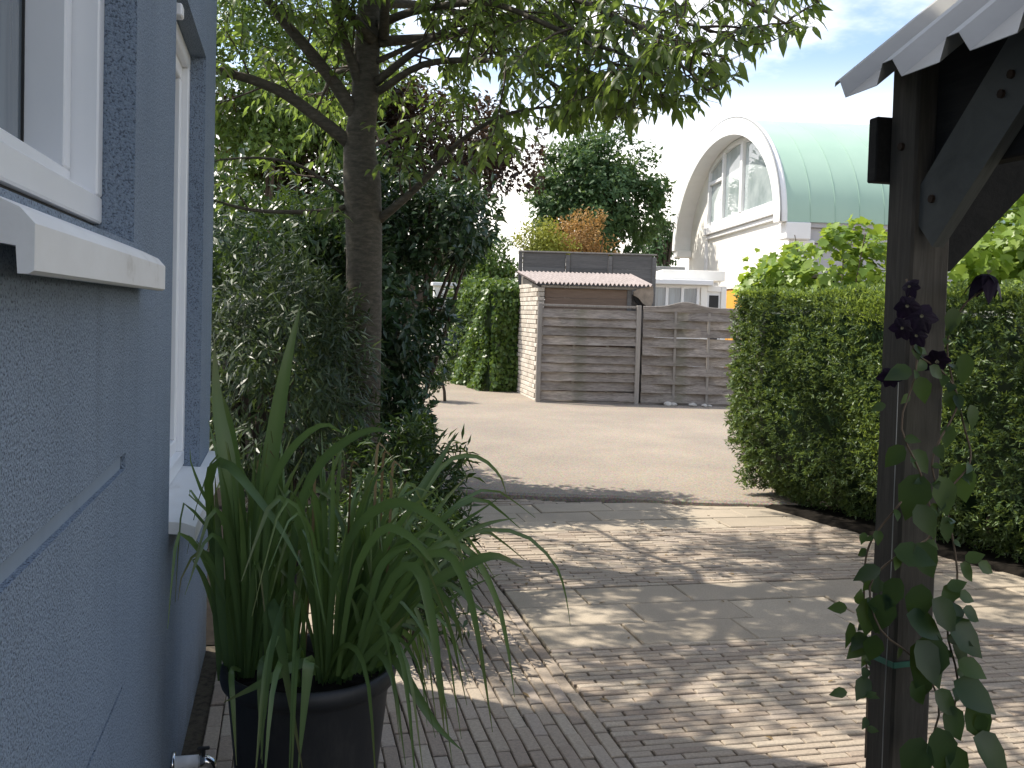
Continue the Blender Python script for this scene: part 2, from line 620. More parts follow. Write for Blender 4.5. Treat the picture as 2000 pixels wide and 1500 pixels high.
# garden things
t = NT('cherry_bark')
v = t.mapping((9, 9, 26))
band = t.noise(2.0, v, 6, .65, .4)
gr = t.noise(24, None, 6, .65)
t.set(color=t.mix(t.math('MULTIPLY', gr, .55), t.ramp(band, [(0.3, (.042, .034, .027)), (.5, (.085, .069, .055)), (.66, (.135, .112, .090)), (.8, (.20, .17, .14))]), (.07, .075, .05)), rough=.85, spec=.25)
t.bump(t.math('ADD', t.math('MULTIPLY', band, .6), t.math('MULTIPLY', gr, .9)), .4, .009)
M_BARK = t.m
M_TWIG = plain('twig_bark', (.075, .058, .045), .85, 0, .2, .3, 20)
M_STEM = plain('pale_stem', (.16, .12, .085), .8, 0, .2, .25, 20)
t = NT('black_plastic')
t.set(color=t.mix(t.math('MULTIPLY', t.ramp(t.noise(5, t.mapping((1, 1, .35)), 7, .7), [(0.48, (0, 0, 0)), (.72, (1, 1, 1))]), .45), (.016, .017, .019), (.085, .078, .066)), rough=.5, spec=.4)
t.bump(t.noise(40), .12, .003)
M_POT = t.m
M_TIE = plain('green_tie', (.045, .16, .11), .5, 0, .4, .1)
M_WIRE = plain('galvanised_wire', (.45, .45, .44), .4, .6, .5)
M_CHROME = plain('chrome', (.7, .7, .7), .18, 1.0, .5, .03)
M_RUST = plain('rusty_bolt', (.055, .035, .024), .8, .3, .3, .3, 60)
M_STONE = plain('pale_stone', (.46, .44, .40), .9, 0, .2, .2, 9)
M_CHERRY = leaf_mat('cherry_leaf', (.036, .072, .024), (.075, .120, .032), (.30, .42, .07), .45, .38, .45)
M_YEW = leaf_mat('yew_needle', (.040, .088, .036), (.150, .220, .075), (.30, .40, .07), .30, .42, .5)
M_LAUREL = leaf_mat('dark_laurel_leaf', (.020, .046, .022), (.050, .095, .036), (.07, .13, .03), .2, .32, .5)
M_BAMBOO = leaf_mat('slender_leaf', (.024, .042, .020), (.078, .112, .048), (.13, .19, .05), .27, .42, .4)
M_MAROON = leaf_mat('maroon_leaf', (.022, .016, .012), (.050, .032, .020), (.11, .06, .03), .28, .42, .4)
M_IVY = leaf_mat('ivy_leaf', (.045, .095, .020), (.105, .17, .035), (.22, .33, .05), .3, .4, .4)
M_FARTREE = leaf_mat('far_tree_leaf', (.035, .080, .034), (.080, .150, .055), (.16, .25, .06), .3, .5, .3)
M_YELLOW = leaf_mat('yellow_leaf', (.17, .20, .03), (.32, .33, .05), (.40, .42, .06), .35, .5, .3)
M_ORANGELEAF = leaf_mat('orange_leaf', (.26, .17, .055), (.44, .24, .09), (.5, .30, .09), .35, .5, .3)
M_LIME = leaf_mat('lime_vine_leaf', (.10, .20, .03), (.26, .36, .06), (.42, .55, .06), .42, .42, .4)
M_IRIS = leaf_mat('sword_leaf', (.055, .105, .038), (.125, .200, .066), (.22, .34, .05), .30, .36, .5)
nt = M_IRIS.node_tree
_p = [n for n in nt.nodes if n.type == 'BSDF_PRINCIPLED'][0]
_at = nt.nodes.new('ShaderNodeAttribute'); _at.attribute_name = 'dry'
_mx = nt.nodes.new('ShaderNodeMix'); _mx.data_type = 'RGBA'
_src = _p.inputs['Base Color'].links[0].from_socket
nt.links.new(_at.outputs['Fac'], _mx.inputs['Factor'])
nt.links.new(_src, [i for i in _mx.inputs if i.name == 'A' and i.type == 'RGBA'][0])
[i for i in _mx.inputs if i.name == 'B' and i.type == 'RGBA'][0].default_value = (.20, .14, .07, 1)
nt.links.new([o_ for o_ in _mx.outputs if o_.type == 'RGBA'][0], _p.inputs['Base Color'])
M_LOW = leaf_mat('low_shrub_leaf', (.020, .046, .016), (.048, .088, .026), (.12, .19, .03), .26, .4, .4)
M_CLEM = leaf_mat('clematis_leaf', (.018, .046, .020), (.055, .10, .030), (.20, .30, .045), .32, .42, .4)
M_PETAL = leaf_mat('dark_purple_petal', (.009, .005, .013), (.019, .009, .026), (.03, .010, .042), .2, .55, .3)
M_YOLK = plain('pale_stamen', (.35, .33, .22), .8)
M_DRY = leaf_mat('dry_leaf', (.16, .11, .05), (.30, .22, .12), (.25, .18, .08), .2, .7, .2)

# ------------------------------------------------------------------ ground, courtyard, paving
g = MB()
nx = 40
g.add([(-400, -300, -.06), (600, -300, -.06), (600, 900, -.06), (-400, 900, -.06)], [(0, 1, 2, 3)])
put(g.build('ground', M_GROUND), kind='structure')

g = MB()   # the bed along the left, under shrubs and tree
g.add([(-6, 4.72, -.008), (.30, 4.75, -.008), (.98, 5.5, -.008), (1.02, 8.1, -.008), (1.14, 8.4, -.008), (1.55, 11, -.008), (2.1, 14.5, -.008), (2.5, 17, -.008), (2.6, 30, -.008), (-9, 30, -.008)], [tuple(range(9))])
put(g.build('planting_bed', M_SOIL), kind='structure')

# courtyard: a 3 cm thick gritted sheet whose near edge makes the lip across the drive
edge = []
for k in range(60):
    x = 1.15 + (7.0 - 1.15) * k / 59
    edge.append((x, 8.43 - .30 * (x - 1.2) + .018 * math.sin(x * 5.1) + rnd.uniform(-.012, .012)))
outer = [(7.0, 5.5), (30, 5.5), (30, 60), (-25, 60), (-25, 25), (1.15, 25)]
poly = edge + outer
n = len(poly)
g = MB()
v = [(x, y, .045) for x, y in poly] + [(x, y - .035, .026) for x, y in poly[:60]] + [(x, y - .045, -.03) for x, y in poly[:60]]
f = [tuple(range(n))] + [(i, n + i, n + i + 1, i + 1) for i in range(59)] + [(n + i, n + 60 + i, n + 61 + i, n + i + 1) for i in range(59)]
g.add(v, f)
courtyard = put(g.build('courtyard', M_ASPHALT), kind='structure')

g = MB()
g.add([(-.4, -3, -.014), (9, -3, -.014), (9, 9, -.014), (-.4, 9, -.014)], [(0, 1, 2, 3)])
path = put(g.build('brick_path', M_SAND), kind='structure')

# soil strip below the yew hedge, its near-black colour painting in the hedge's shade
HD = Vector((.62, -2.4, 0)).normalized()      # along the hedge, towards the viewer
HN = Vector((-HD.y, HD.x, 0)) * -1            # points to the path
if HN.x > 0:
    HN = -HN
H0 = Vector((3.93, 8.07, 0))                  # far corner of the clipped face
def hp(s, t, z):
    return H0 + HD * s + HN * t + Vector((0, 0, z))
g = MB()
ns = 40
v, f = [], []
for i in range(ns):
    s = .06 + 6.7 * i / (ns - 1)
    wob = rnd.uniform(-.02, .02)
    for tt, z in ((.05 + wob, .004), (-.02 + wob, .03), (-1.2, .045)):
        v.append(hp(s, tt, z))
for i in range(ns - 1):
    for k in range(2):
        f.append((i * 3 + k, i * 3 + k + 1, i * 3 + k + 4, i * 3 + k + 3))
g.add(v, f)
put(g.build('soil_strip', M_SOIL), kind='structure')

BL, BW, J = .197, .0525, .0055
def brick_mesh(l, w, h=.05, ch=.0035):
    a, b = l / 2, w / 2
    v = [(-a, -b, -h), (a, -b, -h), (a, b, -h), (-a, b, -h), (-a, -b, -ch), (a, -b, -ch), (a, b, -ch), (-a, b, -ch),
         (-a + ch, -b + ch, 0), (a - ch, -b + ch, 0), (a - ch, b - ch, 0), (-a + ch, b - ch, 0)]
    f = []
    for k in range(4):
        m = (k + 1) % 4
        f += [(k, m, 4 + m, 4 + k), (4 + k, 4 + m, 8 + m, 8 + k)]
    return v, f + [(8, 9, 10, 11)]


kerb_y = lambda x: 8.40 - .30 * (x - 1.2)
spots = []                                     # (x, y, rotated?, length)
# soldier strip: courses run along the house
cols = int((1.235 - (-.33)) / (BW + J))
for c in range(cols):
    x = 1.235 - (c + .5) * (BW + J)
    off = (c % 2) * .5 * (BL + J) + rnd.uniform(-.02, .02)
    y = 2.4 + off
    while y < 8.3:
        if y + .1 < kerb_y(x) - .06 and (x > .1 or y < 4.6) and not (x < 1.0 and y > 5.6):
            spots.append((x, y, True, BL - .004))
        y += BL + J
# main field: courses run across
FW = .0385
def field(y0, y1, kerb=False):
    k = 0
    y = y0 + (FW + J) / 2
    while y < y1:
        x = 1.24 + ((k % 2) * .5 + rnd.uniform(-.06, .06)) * (BL + J)
        first = True
        while x < 5.6:
            if first and x - 1.24 > .06:
                l = x - 1.24 - J
                spots.append((1.24 + l / 2 + J / 2, y, False, l))
            first = False
            cx = x + BL / 2
            if not kerb or y + .04 < kerb_y(cx) - .05:
                spots.append((cx + J, y, False, BL))
            x += BL + J
        y += FW + J
        k += 1
field(2.45, 4.41)
field(5.42, 6.86)
field(7.88, 8.4, True)
vis = []
P = np.array([(x, y, 0) for x, y, r, l in spots])
u, vv, dd = seen_at(P)
order = np.argsort(dd)
near = [i for i in order if -40 < u[i] < 2040 and vv[i] < 1530 and dd[i] > 0]
# bricks behind the pot and plants come later
hidden = lambda i: (u[i] < 770 and vv[i] > 1200) or u[i] < 430 or (1700 < u[i] < 1815)
near = [i for i in near if not hidden(i)][:300]
near_set = set(near)
bm_cache = {}
for i in near:
    x, y, r, l = spots[i]
    key = (round(l, 3), r)
    if key not in bm_cache:
        me = bpy.data.meshes.new('brick')
        vv_, ff_ = brick_mesh(l, BW if r else FW)
        me.from_pydata(vv_, [], ff_)
        me.materials.append(M_BRICK)
        bm_cache[key] = me
    Mx = Matrix.Translation((x + rnd.gauss(0, .0012), y + rnd.gauss(0, .0012), rnd.gauss(0, .0024))) @ Matrix.Rotation((PI / 2 if r else 0) + rnd.gauss(0, .008), 4, 'Z') \
        @ Matrix.Rotation(rnd.gauss(0, .016), 4, 'X') @ Matrix.Rotation(rnd.gauss(0, .004), 4, 'Y')
    mesh_obj('brick', bm_cache[key], None, path, Mx)
V, F, tone = [], [], []
for i, (x, y, r, l) in enumerate(spots):
    if i in near_set:
        continue
    Mx = Matrix.Translation((x + rnd.gauss(0, .0012), y + rnd.gauss(0, .0012), rnd.gauss(0, .0024))) @ Matrix.Rotation((PI / 2 if r else 0) + rnd.gauss(0, .008), 4, 'Z') @ Matrix.Rotation(rnd.gauss(0, .016), 4, 'X')
    a, b = brick_mesh(l, BW if r else FW)
    o = len(V)
    V += [tuple(Mx @ Vector(p)) for p in a]
    F += [tuple(o + q for q in w) for w in b]
    tone += [rnd.random()] * len(a)
o = mk('bricks', V, F, M_BRICKS, path)
at_ = o.data.attributes.new('tone', 'FLOAT', 'POINT')
at_.data.foreach_set('value', tone)
o['kind'] = 'stuff'

SLABS = {}
def slab(x0, x1, y0, y1):
    l, w = round(x1 - x0 - .007, 3), round(y1 - y0 - .007, 3)
    if (l, w) not in SLABS:
        me = bpy.data.meshes.new('slab')
        a, b = brick_mesh(l, w, .05, .006)
        me.from_pydata(a, [], b)
        me.materials.append(M_SLAB)
        SLABS[(l, w)] = me
    Mx = Matrix.Translation(((x0 + x1) / 2, (y0 + y1) / 2, rnd.gauss(.001, .0022))) @ Matrix.Rotation(rnd.gauss(0, .003), 4, 'Z') @ Matrix.Rotation(rnd.gauss(0, .005), 4, 'X') @ Matrix.Rotation(rnd.gauss(0, .003), 4, 'Y')
    mesh_obj('slab', SLABS[(l, w)], None, path, Mx)
for y0, offs in ((4.42, .36), (4.75, .0), (5.08, .30), (6.87, .15), (7.20, .45), (7.53, .05)):
    x = 1.245
    nxt = x + (.62 if offs == 0 else offs + .12)
    while x < 4.75:
        slab(x, min(nxt, 4.85), y0, y0 + .328)
        x, nxt = nxt, nxt + .615

# a few fallen leaves on the paving
npos = 60
pp = np.column_stack([rng.uniform(.8, 4, npos), rng.uniform(3.3, 7.4, npos), np.full(npos, .006)])
ax = unit(np.column_stack([rng.normal(size=npos), rng.normal(size=npos), rng.normal(size=npos) * .05]))
put(leaves('leaf_litter', pp, ax, np.tile([0, 0, 1.], (npos, 1)) + rng.normal(size=(npos, 3)) * .15, rng.uniform(.02, .06, npos), rng.uniform(.01, .022, npos), LEAF_LANCE, M_DRY), kind='stuff')

# ------------------------------------------------------------------ house on the left
XW = -.34
house = thing('house', (-2.2, 2.0, 0), 'blue-grey roughcast house wall with white windows along the left', 'house')
w = MB()
Y1, Y2, HT = -3.0, 4.69, 5.9
xin = XW - .30
# column of wall below the near window, in three lifts with grooves between
def lift(z0, z1, x, ya, yb, m=w):
    m.box((xin, ya, z0), (x, yb, z1))
lift(-.1, .745, -.34, 1.0, 2.262)
lift(.745, .753, -.349, 1.0, 2.262)
lift(.753, 1.235, -.34, 1.0, 2.262)
lift(1.271, 1.66, -.34, 1.0, 2.262)
lift(1.66, 1.735, -.34, 1.0, 2.262)
lift(3.05, HT, XW, 1.0, 2.337)
lift(-.1, HT, XW, Y1, 1.0)
w.build('wall', M_WALL, house)
w = MB()
lift(1.235, 1.271, -.351, 1.0, 2.262, w)
w.build('wall_groove', M_WALL3, house)
w = MB()
w.box((xin, 2.262, -.1), (XW, 2.337, 1.735))
w.box((xin, 2.337, -.1), (XW, 3.10, HT))
w.box((xin, 2.262, 1.735), (-.60, 2.337, 3.05))
w.box((xin, 3.10, -.1), (XW, 4.16, .90))
w.box((xin, 3.10, 2.60), (XW, 4.16, HT))
w.box((xin, 4.16, -.1), (XW, Y2, HT))
w.build('pier', M_WALL, house)
w = MB()
w.box((-6.5, 4.39, -.1), (xin, Y2, HT))
w.box((-6.5, Y1, -.1), (xin, Y1 + .3, HT))
w.box((-6.8, Y1, -.1), (-6.5, Y2, HT))
w.build('back_wall', M_WALL, house)
w = MB()
w.box((-7.0, Y1 - .1, HT), (XW + .06, Y2 + .06, HT + .12), None, .02)
w.build('roof', M_ROOFING, house)

# near window (its right-hand third is in view): outer frame, sash, pane
def frame_ring(m, xa, xb, ya, yb, za, zb, t, ch=.004):
    m.box((xa, ya, za), (xb, yb, za + t), None, ch)
    m.box((xa, ya, zb - t), (xb, yb, zb), None, ch)
    m.box((xa, ya, za + t), (xb, ya + t, zb - t), None, ch)
    m.box((xa, yb - t, za + t), (xb, yb, zb - t), None, ch)
win = MB()
frame_ring(win, -.485, -.408, 1.05, 2.337, 1.774, 3.04, .058)
win1 = win.build('window', M_PVC, house)
s = MB()
frame_ring(s, -.555, -.462, 1.112, 2.275, 1.824, 2.978, .058)
s.build('sash', M_PVC, win1)
s = MB()
frame_ring(s, -.549, -.541, 1.17, 2.217, 1.882, 2.92, .006, 0)
s.build('gasket', M_GASKET, win1)
s = MB()
s.box((-.552, 1.176, 1.888), (-.546, 2.211, 2.914))
s.build('pane', M_GLASS, win1)
s = MB()
s.box((-.60, 1.0, 1.735), (-.425, 2.337, 1.773))
s.build('sill_gap', M_GASKET, win1)
SILLP = [(-.415, 1.757), (-.335, 1.722), (-.300, 1.706), (-.284, 1.688), (-.284, 1.634), (-.290, 1.630), (-.302, 1.630), (-.304, 1.662), (-.346, 1.668), (-.415, 1.69)]
s = MB()
s.prism(SILLP, 'y', 1.215, 2.337)
v0 = [(x, z) for x, z in SILLP if x > -.342]
s.prism([(-.339, 1.7235), (-.335, 1.722), (-.300, 1.706), (-.284, 1.688), (-.284, 1.634), (-.290, 1.630), (-.302, 1.630), (-.304, 1.662), (-.339, 1.667)], 'y', 2.337, 2.44)
s.build('sill', M_SILL, house)

# tall far window
win = MB()
frame_ring(win, -.49, -.400, 3.10, 4.16, .945, 2.60, .06)
win2 = win.build('window', M_PVC, house)
s = MB()
frame_ring(s, -.53, -.425, 3.16, 4.10, 1.005, 2.54, .055)
s.build('sash', M_PVC, win2)
s = MB()
s.box((-.512, 3.21, 1.055), (-.506, 4.05, 2.49))
s.build('pane', M_GLASS, win2)
s = MB()
s.prism([(-.45, .943), (-.30, .932), (-.262, .918), (-.262, .868), (-.272, .866), (-.278, .892), (-.337, .898), (-.45, .899)], 'y', 3.103, 4.157)
s.prism([(-.337, .934), (-.30, .932), (-.262, .918), (-.262, .868), (-.272, .866), (-.278, .892), (-.337, .898)], 'y', 4.157, 4.62)
s.build('sill', M_SILL, house)
s = MB()
s.box((-.385, 3.3, 2.52), (-.345, 3.36, 2.56), None, .005)
s.build('window_latch', M_PVC, win2)

# garden tap low on the wall
tap = thing('garden_tap', (XW, 3.28, .105), 'white and chrome garden tap low on the blue-grey wall', 'tap')
s = MB()
s.tube([(XW, 3.28, .105), (XW + .012, 3.28, .105)], .034, 16)
s.build('flange', M_CHROME, tap, True)
s = MB()
s.tube([(XW + .01, 3.28, .105), (XW + .085, 3.28, .105)], .021, 14)
s.build('pipe', M_PVC, tap, True)
s = MB()
s.tube([(XW + .08, 3.28, .105), (XW + .11, 3.28, .105), (XW + .125, 3.28, .098), (XW + .132, 3.28, .075), (XW + .132, 3.28, .055)], [.017, .02, .017, .014, .013], 14)
s.build('spout', M_CHROME, tap, True)
s = MB()
s.tube([(XW + .10, 3.28, .12), (XW + .10, 3.28, .145)], .007, 8)
s.box((XW + .08, 3.273, .143), (XW + .12, 3.287, .152), None, .003)
s.build('handle', M_GASKET, tap)

# ------------------------------------------------------------------ cherry tree
cherry = thing('cherry_tree', (.50, 6.66, 0), 'cherry tree in full leaf with a bare trunk beside the house corner', 'tree')
tr = [Vector((.49, 6.66, -.06)), Vector((.495, 6.66, .12)), Vector((.50, 6.66, .5)), Vector((.505, 6.655, 1.1)), at(711, 560, 6.6), at(710, 430, 6.6), at(707, 350, 6.6), at(702, 280, 6.6), at(712, 200, 6.6), at(716, 110, 6.58),
      at(722, 0, 6.55), at(728, -160, 6.5), at(720, -330, 6.5), at(735, -520, 6.5)]
rr = [.20, .155, .132, .124, .120, .124, .128, .104, .092, .088, .078, .06, .042, .018]
m = MB()
pts = smooth_line(tr, 52)
m.tube(pts, [ramp_of(rr, i / 51) for i in range(52)], 18, True, .006)
m.build('trunk', M_BARK, cherry, True)

LIMBS = [  # points, start radius, end radius, leafiness
    ([(696, 290, 6.6), (640, 245, 6.52), (560, 185, 6.45), (490, 155, 6.4), (430, 138, 6.3), (340, 100, 6.2), (220, 60, 6.1)], .050, .018, 1.0),
    ([(706, 245, 6.6), (655, 165, 6.5), (600, 95, 6.4), (545, 30, 6.3), (500, -40, 6.2), (450, -170, 6.0)], .052, .022, 1.0),
    ([(738, 430, 6.6), (790, 388, 6.5), (850, 330, 6.4), (900, 275, 6.3), (985, 225, 6.1), (1090, 205, 5.9)], .034, .007, 1.1),
    ([(690, 400, 6.6), (640, 412, 6.5), (560, 414, 6.35), (480, 408, 6.2), (380, 380, 6.1)], .024, .007, .35),
    ([(685, 390, 6.6), (630, 350, 6.5), (570, 318, 6.4), (500, 308, 6.3), (430, 312, 6.2)], .016, .006, .35),
    ([(716, 205, 6.6), (690, 130, 6.5), (668, 60, 6.4), (650, -30, 6.3), (640, -150, 6.2)], .040, .02, 1.0),
    ([(735, 160, 6.55), (800, 108, 6.35), (875, 55, 6.15), (955, -10, 6.0), (1040, -80, 5.8)], .032, .010, 1.2),
    ([(733, 50, 6.55), (815, 20, 6.3), (930, 5, 6.0), (1001, 19, 5.8), (1136, 79, 5.4), (1226, 110, 5.1), (1300, 165, 4.9)], .032, .006, 1.0),
    ([(740, 178, 6.55), (830, 125, 6.3), (964, 118, 5.9), (1060, 128, 5.6), (1140, 135, 5.4), (1230, 180, 5.1)], .028, .006, 1.0),
    ([(728, -60, 6.5), (900, -90, 6.0), (1080, -20, 5.5), (1256, 56, 5.1), (1345, 96, 4.9), (1415, 112, 4.75)], .028, .005, .75),
    ([(726, -150, 6.5), (980, -190, 5.8), (1280, -70, 5.2), (1470, 10, 4.9), (1540, 50, 4.75)], .026, .005, .6),
    ([(726, -190, 6.5), (1000, -230, 5.9), (1340, -110, 5.3), (1560, -20, 4.95), (1600, 5, 4.9)], .022, .005, .4),
    ([(1226, 40, 5.2), (1280, 80, 5.0), (1335, 130, 4.85), (1385, 180, 4.75)], .010, .004, 1.7),
    ([(1080, 25, 5.6), (1150, 85, 5.3), (1215, 150, 5.1), (1262, 195, 5.0)], .010, .004, 1.7),
    ([(980, 118, 5.9), (1060, 150, 5.6), (1130, 195, 5.4), (1180, 220, 5.3)], .010, .004, 1.7),
    ([(1320, 40, 5.0), (1390, 60, 4.85), (1460, 90, 4.75)], .008, .004, 1.4),
    ([(735, 120, 6.55), (860, 70, 6.6), (1000, 60, 6.6), (1120, 60, 6.6)], .022, .006, 1.0),
    ([(705, 300, 6.6), (760, 270, 6.9), (860, 240, 7.2), (960, 230, 7.4)], .020, .006, .9),
]
limb_lines = []
for pl, r0, r1, leafy in LIMBS:
    q = smooth_line([at(*p) for p in pl], 22)
    limb_lines.append((q, r0, r1, leafy))
# limbs of the upper and far crown
for k in range(22):
    az = 2 * PI * (k * .382) + rnd.uniform(-.3, .3)
    h = 3.3 + 2.0 * rnd.random()
    L = rnd.uniform(1.7, 2.9)
    rise = rnd.uniform(.15, .65)
    b = Vector((.53, 6.62, h))
    d = Vector((math.cos(az), math.sin(az), rise))
    q = [b + d * (L * t) + Vector((rnd.uniform(-.1, .1), rnd.uniform(-.1, .1), -.35 * L * .4 * t * t)) for t in (0, .25, .5, .75, 1)]
    limb_lines.append((smooth_line(q, 20), .04, .008, 1.15))
for q, r0, r1, leafy in limb_lines:
    m = MB()
    m.tube(q, [r0 + (r1 - r0) * (i / (len(q) - 1)) ** .8 for i in range(len(q))], 9, True, .04)
    m.build('limb', M_BARK, cherry, True)

tw = MB()
LP, LA, LN = [], [], []
LIMX = [300, 700, 760, 1000, 1060, 1180, 1260, 1330, 1400, 1460, 1540, 1610, 1640]
LIMY = [420, 420, 400, 330, 250, 245, 228, 215, 205, 118, 78, 45, -400]
def in_crown(p):
    u, v, d = seen_at(np.array([tuple(p)]))
    return d[0] > 3.0 and v[0] < np.interp(u[0], LIMX, LIMY) + 4 and not (u[0] > 1600 and v[0] > -300)
def add_twig(base, d, L, r, tries=0):
    pts = [base]
    dd_ = d.normalized()
    for i in range(4):
        dd_ = (dd_ + Vector((rnd.gauss(0, .16), rnd.gauss(0, .16), rnd.gauss(-.07, .12)))).normalized()
        pts.append(pts[-1] + dd_ * L / 4)
    if not in_crown(pts[2]) or not in_crown(pts[-1]):
        if tries < 5:
            return add_twig(base, d + Vector((rnd.gauss(0, .4), rnd.gauss(0, .4), rnd.uniform(0, .7))), L * .85, r, tries + 1)
        return None
    tw.tube(pts, [r, r * .8, r * .65, r * .5, r * .3], 4, False)
    return pts
def leaf_twig(pts, step=.036, start=.15):
    if pts is None:
        return
    L = sum((pts[i + 1] - pts[i]).length for i in range(len(pts) - 1))
    n = max(3, int(L / step))
    sgn = 1
    for k in range(n):
        t = start + (1 - start) * (k + .5) / n
        x = t * (len(pts) - 1)
        i = min(int(x), len(pts) - 2)
        p = pts[i].lerp(pts[i + 1], x - i)
        d = (pts[i + 1] - pts[i]).normalized()
        sd = d.cross(Vector((0, 0, 1)))
        if sd.length < .1:
            sd = Vector((1, 0, 0))
        sd.normalize()
        a = d * rnd.uniform(.2, .7) + sd * (sgn * rnd.uniform(.4, 1.0)) + Vector((0, 0, rnd.uniform(-1.15, -.1))) + Vector((rnd.gauss(0, .2), rnd.gauss(0, .2), 0))
        LP.append(tuple(p)); LA.append(tuple(a))
        LN.append((rnd.gauss(0, .45), rnd.gauss(0, .45), 1.0))
        sgn = -sgn
for q, r0, r1, leafy in limb_lines:
    L = sum((q[i + 1] - q[i]).length for i in range(len(q) - 1))
    nb = int(L / .145 * leafy)
    for k in range(nb):
        t = .16 + .84 * (k + rnd.random()) / nb
        x = t * (len(q) - 1)
        i = min(int(x), len(q) - 2)
        p = q[i].lerp(q[i + 1], x - i)
        d = (q[i + 1] - q[i]).normalized()
        sd = Vector((rnd.gauss(0, 1), rnd.gauss(0, 1), rnd.gauss(.15, .6)))
        sd = (sd - d * sd.dot(d)).normalized()
        bl = rnd.uniform(.30, .85) * (1.1 - .5 * t)
        br = add_twig(p, d * rnd.uniform(.5, 1.1) + sd, bl, max(.004, .010 * (1 - .5 * t)))
        if br is None:
            continue
        leaf_twig(br, .05, .35)
        for j in range(int(bl / .12) + 1):
            u_ = rnd.uniform(.3, 1)
            xx = u_ * 4
            i2 = min(int(xx), 3)
            b2 = br[i2].lerp(br[i2 + 1], xx - i2)
            d2 = (br[i2 + 1] - br[i2]).normalized()
            s2 = Vector((rnd.gauss(0, 1), rnd.gauss(0, 1), rnd.gauss(0, .6))).normalized()
            leaf_twig(add_twig(b2, d2 + s2 * .9, rnd.uniform(.14, .34), .003), .040, .1)
    leaf_twig(q[-5:], .03, .0)
tw.build('twigs', M_TWIG, cherry)['kind'] = 'stuff'
LP, LA, LN = np.array(LP), np.array(LA), np.array(LN)
u, v_, d_ = seen_at(LP)
# lower outline of the crown as pruned: open sky to the right, clear view of the yard below
lim = np.interp(u, LIMX, LIMY)
keep = (v_ < lim) & ~((u > 1620) & (v_ > -300)) & (d_ > 3.0)
thin = (u > 1150) & (v_ > -60) & (rng.random(len(u)) < .42)
keep &= ~thin
LP, LA, LN, u, v_, d_ = LP[keep], LA[keep], LN[keep], u[keep], v_[keep], d_[keep]
n = len(LP)
ll = rng.uniform(.060, .108, n) * np.where(u > 1080, 1.12, 1.0)
lw = ll * rng.uniform(.34, .44, n)
inv = np.where((u > 425) & (u < 2000) & (v_ > 0) & (v_ < 450))[0]
single = inv[np.argsort(-(ll[inv] / d_[inv]))[:300]]
# spread the single leaves over what shows against the sky as well
mask = np.ones(n, bool)
mask[single] = False
crown = leaves('crown', LP[mask], LA[mask], LN[mask], ll[mask], lw[mask], LEAF_LANCE, M_CHERRY, cherry)
crown['kind'] = 'stuff'
single_meshes = []
for k in range(5):
    P_, T_, kk = leaf_arrays(np.zeros((1, 3)), np.array([[0, 1., 0]]), np.array([[0, 0, 1.]]), [1.0], [.39], LEAF_LANCE)
    me = tri_mesh('leaf', P_, T_, np.full(kk, k / 4.0))
    me.materials.append(M_CHERRY)
    single_meshes.append(me)
def leaf_matrix(p, a, nrm, L):
    a = Vector(a).normalized()
    s = a.cross(Vector(nrm)).normalized()
    nn = s.cross(a)
    return Matrix(((s.x * L, a.x * L, nn.x * L, p[0]), (s.y * L, a.y * L, nn.y * L, p[1]), (s.z * L, a.z * L, nn.z * L, p[2]), (0, 0, 0, 1)))
for i in single:
    mesh_obj('leaf', single_meshes[int(rng.integers(0, 5))], None, cherry, leaf_matrix(LP[i], LA[i], LN[i], ll[i]))
print('cherry leaves', n)


# ------------------------------------------------------------------ shrubs and trees of the garden
def stems(parent, base, tops, r, mat=M_TWIG, name='trunk'):
    m = MB()
    for tp in tops:
        b = Vector(base) + Vector((rnd.uniform(-.08, .08), rnd.uniform(-.08, .08), 0))
        mid = b.lerp(Vector(tp), .5) + Vector((rnd.uniform(-.1, .1), rnd.uniform(-.1, .1), .1))
        m.tube(smooth_line([b, mid, Vector(tp)], 7), [r, r * .9, r * .8, r * .7, r * .55, r * .45, r * .3], 7, False)
    return m.build(name, mat, parent, True)


def shrub(name, base, center, rad, n, clumps, cr, llen, lwid, tmpl, mat, label, cat, group=None, hollow=.5, droop=.2, stem=.03, extra=None, spread=.55, fl=.02):
    o = thing(name, (base[0], base[1], 0), label, cat, group)
    P, out, tone = blob_leaves(center, rad, n, clumps, cr, hollow, fl)
    if extra is not None:
        k = extra(P)
        P, out, tone = P[k], out[k], tone[k]
    k = len(P)
    ax = out * .6 + rdir(k) * .8 + np.array([0, 0, -droop])
    nr = out * spread + rdir(k) * .45 + np.array([0, 0, .5])
    L = llen * rng.uniform(.7, 1.3, k)
    c = leaves('crown', P, ax, nr, L, L * lwid * rng.uniform(.85, 1.15, k), tmpl, mat, o, tone)
    c['kind'] = 'stuff'
    tops = [Vector(center) + Vector((rnd.uniform(-.5, .5) * rad[0], rnd.uniform(-.5, .5) * rad[1], rnd.uniform(-.2, .5) * rad[2])) for _ in range(5)]
    stems(o, (base[0], base[1], -.03), tops, stem)
    return o


# slender-leaved shrub left of the cherry trunk
shrub('slender_leaved_shrub', (-.02, 6.25), at(548, 735, 6.2), (.52, .55, .80), 11000, 90, .19, .085, .17, LEAF_BLADE, M_BAMBOO,
      'slender-leaved arching shrub between the house corner and the cherry trunk', 'shrub', None, .45, .5, .012)
shrub('slender_leaved_shrub', (-.9, 8.2), at(470, 480, 8.0), (.95, .7, .5), 5500, 70, .22, .10, .24, LEAF_BLADE, M_LOW,
      'taller slender-leaved shrub against the house edge, below the lowest cherry limbs', 'shrub', None, .45, .4, .02)

